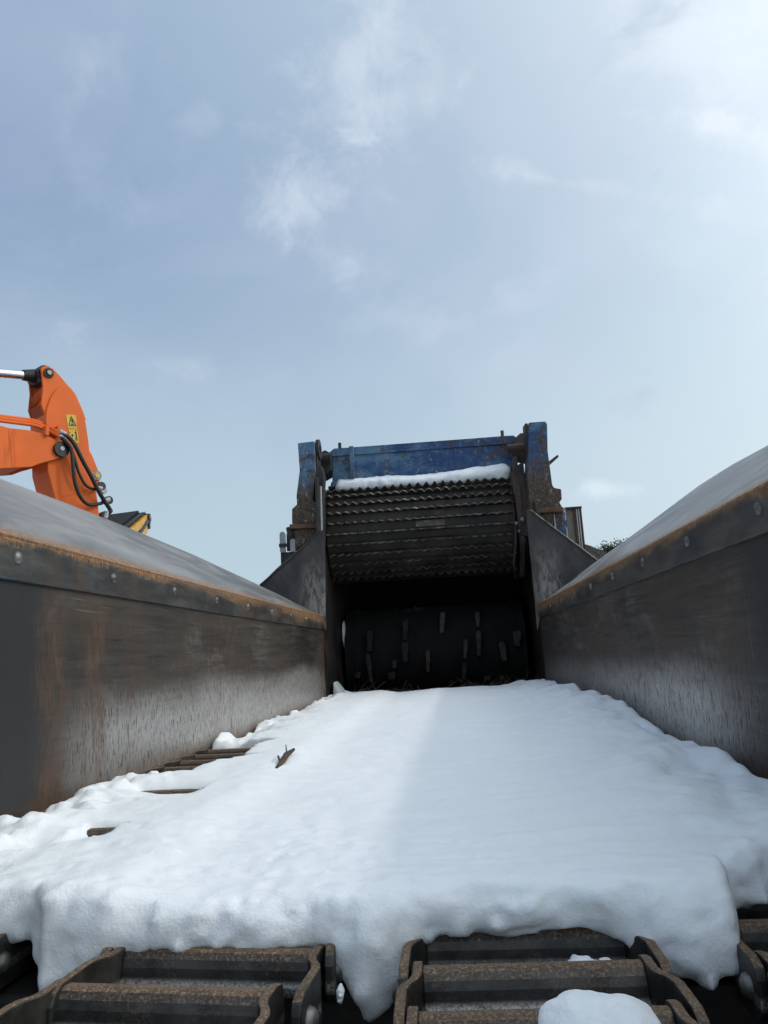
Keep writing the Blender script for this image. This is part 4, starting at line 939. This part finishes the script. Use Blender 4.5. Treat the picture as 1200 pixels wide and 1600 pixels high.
# yellow warning decals with black pictograms
def decal(poly, marks):
    d_ = eprism(ez(poly, hw+0.002), hw+0.0015, hw+0.004, 'warning_decal', 'decal_yellow', 0)
    for m_ in marks: eprism(ez(m_, hw+0.004), hw+0.0042, hw+0.006, 'pictogram', 'black_print', 0, d_)
def seg(a, b, w):
    (x0, y0), (x1, y1) = a, b; L = math.hypot(x1-x0, y1-y0); nx, ny = -(y1-y0)/L*w/2, (x1-x0)/L*w/2
    return [(x0+nx, y0+ny), (x1+nx, y1+ny), (x1-nx, y1-ny), (x0-nx, y0-ny)]
decal([(475, 450), (547, 455), (553, 553), (490, 550)], [seg((497, 530), (512, 465), 6), seg((512, 465), (548, 533), 6), seg((548, 533), (497, 530), 6), seg((507, 490), (530, 492), 9), seg((520, 492), (522, 515), 9), seg((512, 522), (535, 524), 7)])
decal([(492, 556), (558, 560), (568, 655), (540, 652), (508, 630)], [seg((512, 600), (532, 602), 7), seg((522, 590), (524, 615), 5), seg((546, 575), (552, 615), 9), seg((543, 615), (549, 640), 5), seg((552, 612), (557, 642), 5), seg((538, 580), (548, 592), 5), [(541, 565), (549, 564), (552, 571), (545, 575)], seg((500, 582), (510, 583), 4), seg((505, 618), (517, 620), 4)])
# weld seam and stiffener ridge on the flank of arm and boom
eprism(ez([(440, 1035), (700, 965), (700, 978), (440, 1052)], hw), hw, hw+0.004, 'weld_seam', 'orange', 0.002)
eprism(ez([(60, 560), (75, 563), (100, 828), (88, 828)], bo), bo-0.001, bo+0.004, 'weld_seam', 'orange', 0.002)
# bucket, upper structure, cab and tracks (hidden below the flare or off to the side)
bu, bw = ulo+0.35, wlo-1.35
eprism([(bu-0.15, bw+0.1), (bu+0.25, bw), (bu+0.45, bw-0.5), (bu+0.1, bw-1.0), (bu-0.55, bw-0.95), (bu-0.3, bw-0.75), (bu+0.05, bw-0.7), (bu-0.1, bw-0.3)], -0.5, 0.5, 'bucket', 'dark_steel', 0.02)
ub = uL-3.2; gz = -EP.z
eprism([(ub-3.4, gz+1.0), (ub+0.9, gz+1.0), (ub+0.9, gz+1.5), (ub-0.4, gz+1.75), (ub-2.2, gz+2.1), (ub-3.4, gz+2.0)], -1.2, 1.2, 'upper_body', 'orange', 0.06)
cabo = eprism([(ub-0.5, gz+1.5), (ub+1.1, gz+1.5), (ub+1.05, gz+2.2), (ub+0.75, gz+2.95), (ub-0.5, gz+2.95)], 0.35, 1.25, 'cab', 'orange', 0.05)
eprism([(ub-0.3, gz+2.1), (ub+0.9, gz+2.1), (ub+0.62, gz+2.8), (ub-0.3, gz+2.8)], 1.24, 1.262, 'cab_window', 'glass', 0.01, cabo)
eprism([(ub-1.8, gz+0.75), (ub+0.4, gz+0.75), (ub+0.4, gz+1.0), (ub-1.8, gz+1.0)], -0.6, 0.6, 'slew_ring', 'black_paint', 0.02)
for v0 in (-1.3, 0.75):
    prof = [(ub-2.3+0.42*math.cos(math.pi/2+math.pi*j/10), gz+0.42+0.42*math.sin(math.pi/2+math.pi*j/10)) for j in range(11)]+[(ub+1.1+0.42*math.cos(-math.pi/2+math.pi*j/10), gz+0.42+0.42*math.sin(-math.pi/2+math.pi*j/10)) for j in range(11)]
    eprism(prof, v0, v0+0.55, 'crawler_track', 'black_paint', 0.03)
eprism([(ub-1.6, gz+0.4), (ub+0.4, gz+0.4), (ub+0.4, gz+0.75), (ub-1.6, gz+0.75)], -0.75, 0.75, 'undercarriage', 'black_paint', 0.03)

# ------------------------------------------------------------------ yellow conveyor beyond
HC = at(232, 806, 12.0)
CV = thing('belt_conveyor', (HC.x-2.2, HC.y-2.6, 0), 'yellow framed belt conveyor with black chevron belt peeking over the flare beside the excavator arm', 'conveyor')
tail = at(120, 905, 7.6)
cd = (tail-HC); cl = cd.length; cd.normalize(); cw = Vector((cd.y, -cd.x, 0)).normalized()
if cw.x > 0: cw = -cw
cn = cw.cross(cd); cn = cn if cn.z > 0 else -cn
BW = 0.95
bl = MB(); n = 60
for lay in (0, 1):
    for i in range(n+1):
        for j in range(9):
            t = j/8; trough = 0.05*abs(2*t-1)**1.6; p = HC+cd*(0.08+(cl-0.08)*i/n)+cw*(0.02+BW*1.08*t)+cn*(0.035+trough-0.02*lay); bl.v.append(tuple(p))
S1 = 9*(n+1)
for i in range(n):
    for j in range(8):
        a = i*9+j; bl.face(a, a+1, a+10, a+9); bl.face(a+S1, a+9+S1, a+10+S1, a+1+S1)
belt = keep(bl.obj('belt', 'rubber', None, True), CV)
for i in range(30):
    s0 = 0.12+i*0.115
    for sgn in (0, 1):
        a = HC+cd*(s0+(0.16 if sgn else 0))+cw*(0.10+BW*(0.04 if not sgn else 0.52))+cn*0.07; b = HC+cd*(s0+(0 if sgn else 0.16))+cw*(0.10+BW*(0.48 if not sgn else 0.96))+cn*0.07
        a += cn*0.02 if not sgn else cn*-0.01; b += cn*-0.01 if not sgn else cn*0.02
        if s0 < 2.2:
            o = MB().tube([a, b], 0.024, 5).obj('chevron', 'rubber', None); o.parent = belt
for off in (0.0, BW+0.12):
    o_ = HC+cw*off+cd*0.05
    fr = keep(MB().prism([(0, 0.03), (cl, 0.03), (cl, -0.10), (0, -0.10)], o_, cd, cn, cw*0.07).obj('side_frame', 'yellow', None, False, 0.006), CV)
    keep(MB().prism([(0.02, -0.15), (cl, -0.15), (cl, -0.27), (0.14, -0.27), (0.02, -0.2)], o_, cd, cn, cw*0.07).obj('lower_rail', 'yellow', None, False, 0.006), CV)
    keep(MB().tube([o_+cd*0.02-cn*0.06, o_+cd*1.4-cn*0.20], 0.035, 10).obj('tension_rod', 'black_paint', None, True), CV)
    q = o_+cd*0.0+cw*0.035-cn*0.04
    keep(MB().tube([q-cw*0.07, q+cw*0.07], 0.085, 18).obj('drum_bearing', 'black_paint', None, True, 0.004), CV)
    keep(MB().tube([q-cw*0.09, q+cw*0.0], 0.04, 12).obj('bearing_cap', 'silver_fitting', None, True, 0.004), CV)
    q2 = o_-cn*0.16+cd*0.02+cw*0.03; keep(MB().tube([q2-cw*0.06, q2+cw*0.05], 0.06, 14).obj('drum_bearing', 'black_paint', None, True, 0.004), CV)
keep(MB().tube([HC+cw*0.04-cn*0.04, HC+cw*(BW+0.15)-cn*0.04], 0.085, 24).obj('head_drum', 'rubber', None, True), CV)
for s_ in (1.6, 3.6):
    for off in (0.03, BW+0.15):
        a = HC+cd*s_+cw*off-cn*0.27; keep(MB().box((a.x-0.05, a.y-0.05, 0), (a.x+0.05, a.y+0.05, a.z)).obj('leg', 'yellow', None, False, 0.006), CV)

# ------------------------------------------------------------------ heap and tree beyond
def m_heap():
    k = Nodes('dark_mulch'); n = k.noise(9, 6, 0.7); n2 = k.noise(40, 4, 0.7, (1, 1, 1))
    k.bump(k.add(n, n2), 0.9, 0.08); M['mulch'] = k.set(color=k.mix(k.ramp(n2, 0.35, 0.7), (0.010, 0.008, 0.007), (0.045, 0.034, 0.026)), rough=0.95)
m_heap()
hp = MB(); nr, na = 60, 110; hc = Vector((1.55, 17.5, 0)); hh = 5.05
for i in range(nr+1):
    for j in range(na):
        r_ = i/nr*6.5; a = 2*math.pi*j/na
        hp.v.append((hc.x+r_*math.cos(a), hc.y+r_*math.sin(a), hh*max(0, 1-r_/6.5)**0.95*(1 if i < nr else 0)))
V = np.array(hp.v); fall = np.clip(V[:, 2]/0.6, 0, 1)
V[:, 2] += fall*(0.30*fbm(V[:, 0]*0.6, V[:, 1]*0.6, V[:, 2]*0, 3, 3)+0.16*fbm(V[:, 0]*2.6, V[:, 1]*2.6, V[:, 2]*0, 3, 8))
hp.v = [tuple(q) for q in V]
for i in range(nr):
    for j in range(na):
        k2 = (j+1) % na; hp.face(i*na+j, (i+1)*na+j, (i+1)*na+k2, i*na+k2)
tag(hp.obj('mulch_heap', 'mulch', None), 'dark heap of ground mulch rising behind the grinder', 'heap')

k = Nodes('pine_foliage'); M['leaf'] = k.set(color=k.mix(k.ramp(k.noise(2.5, 4), 0.35, 0.65), (0.022, 0.036, 0.014), (0.075, 0.092, 0.036)), rough=0.7)
k = Nodes('tree_bark'); M['bark'] = k.set(color=k.mix(k.ramp(k.noise((8, 8, 2), 4), 0.35, 0.65), (0.03, 0.022, 0.016), (0.10, 0.075, 0.055)), rough=0.9)
def tree(label, base, height, cr, seed):
    r = random.Random(seed); T = thing('tree', base, label, 'tree'); B = Vector(base)
    mb = MB(); mb.tube([B, B+Vector((0.1, 0, height*0.5)), B+Vector((0.0, 0.1, height*0.92))], [0.28, 0.17, 0.04], 10)
    tips = []
    for i in range(38):
        t = r.uniform(0.42, 0.97); a = r.uniform(0, 6.28); L = cr*(1.15-t*0.75)*r.uniform(0.6, 1.1)
        p0 = B+Vector((0.05, 0.02, height*t*0.92)); p1 = p0+Vector((math.cos(a)*L, math.sin(a)*L, L*r.uniform(0.15, 0.6)))
        mb.tube([p0, p0.lerp(p1, 0.5)+Vector((0, 0, 0.1)), p1], [0.06, 0.035, 0.012], 6); tips += [p0.lerp(p1, q) for q in (0.55, 0.8, 1.0)]
    keep(mb.obj('trunk', 'bark', None, True), T)
    lf = MB()
    for p in tips:
        for q in range(70):
            d = Vector((r.gauss(0, 1), r.gauss(0, 1), r.gauss(0, 0.7)))*0.26*r.uniform(0.4, 1.3); c_ = p+d
            u = Vector((r.uniform(-1, 1), r.uniform(-1, 1), r.uniform(-.6, 1))).normalized(); w = u.cross(Vector((r.uniform(-1, 1), r.uniform(-1, 1), r.uniform(-1, 1)))).normalized(); s = r.uniform(0.05, 0.12)
            o = len(lf.v); lf.v += [tuple(c_-u*s), tuple(c_+w*s*0.4), tuple(c_+u*s), tuple(c_-w*s*0.4)]; lf.face(o, o+1, o+2, o+3)
    keep(lf.obj('crown', 'leaf', None), T)
tp = at(954, 850, 45)
tree('small dark evergreen tree top showing over the flare beside the mulch heap', (tp.x+0.1, 45, 0), tp.z+0.5, 1.7, 5)
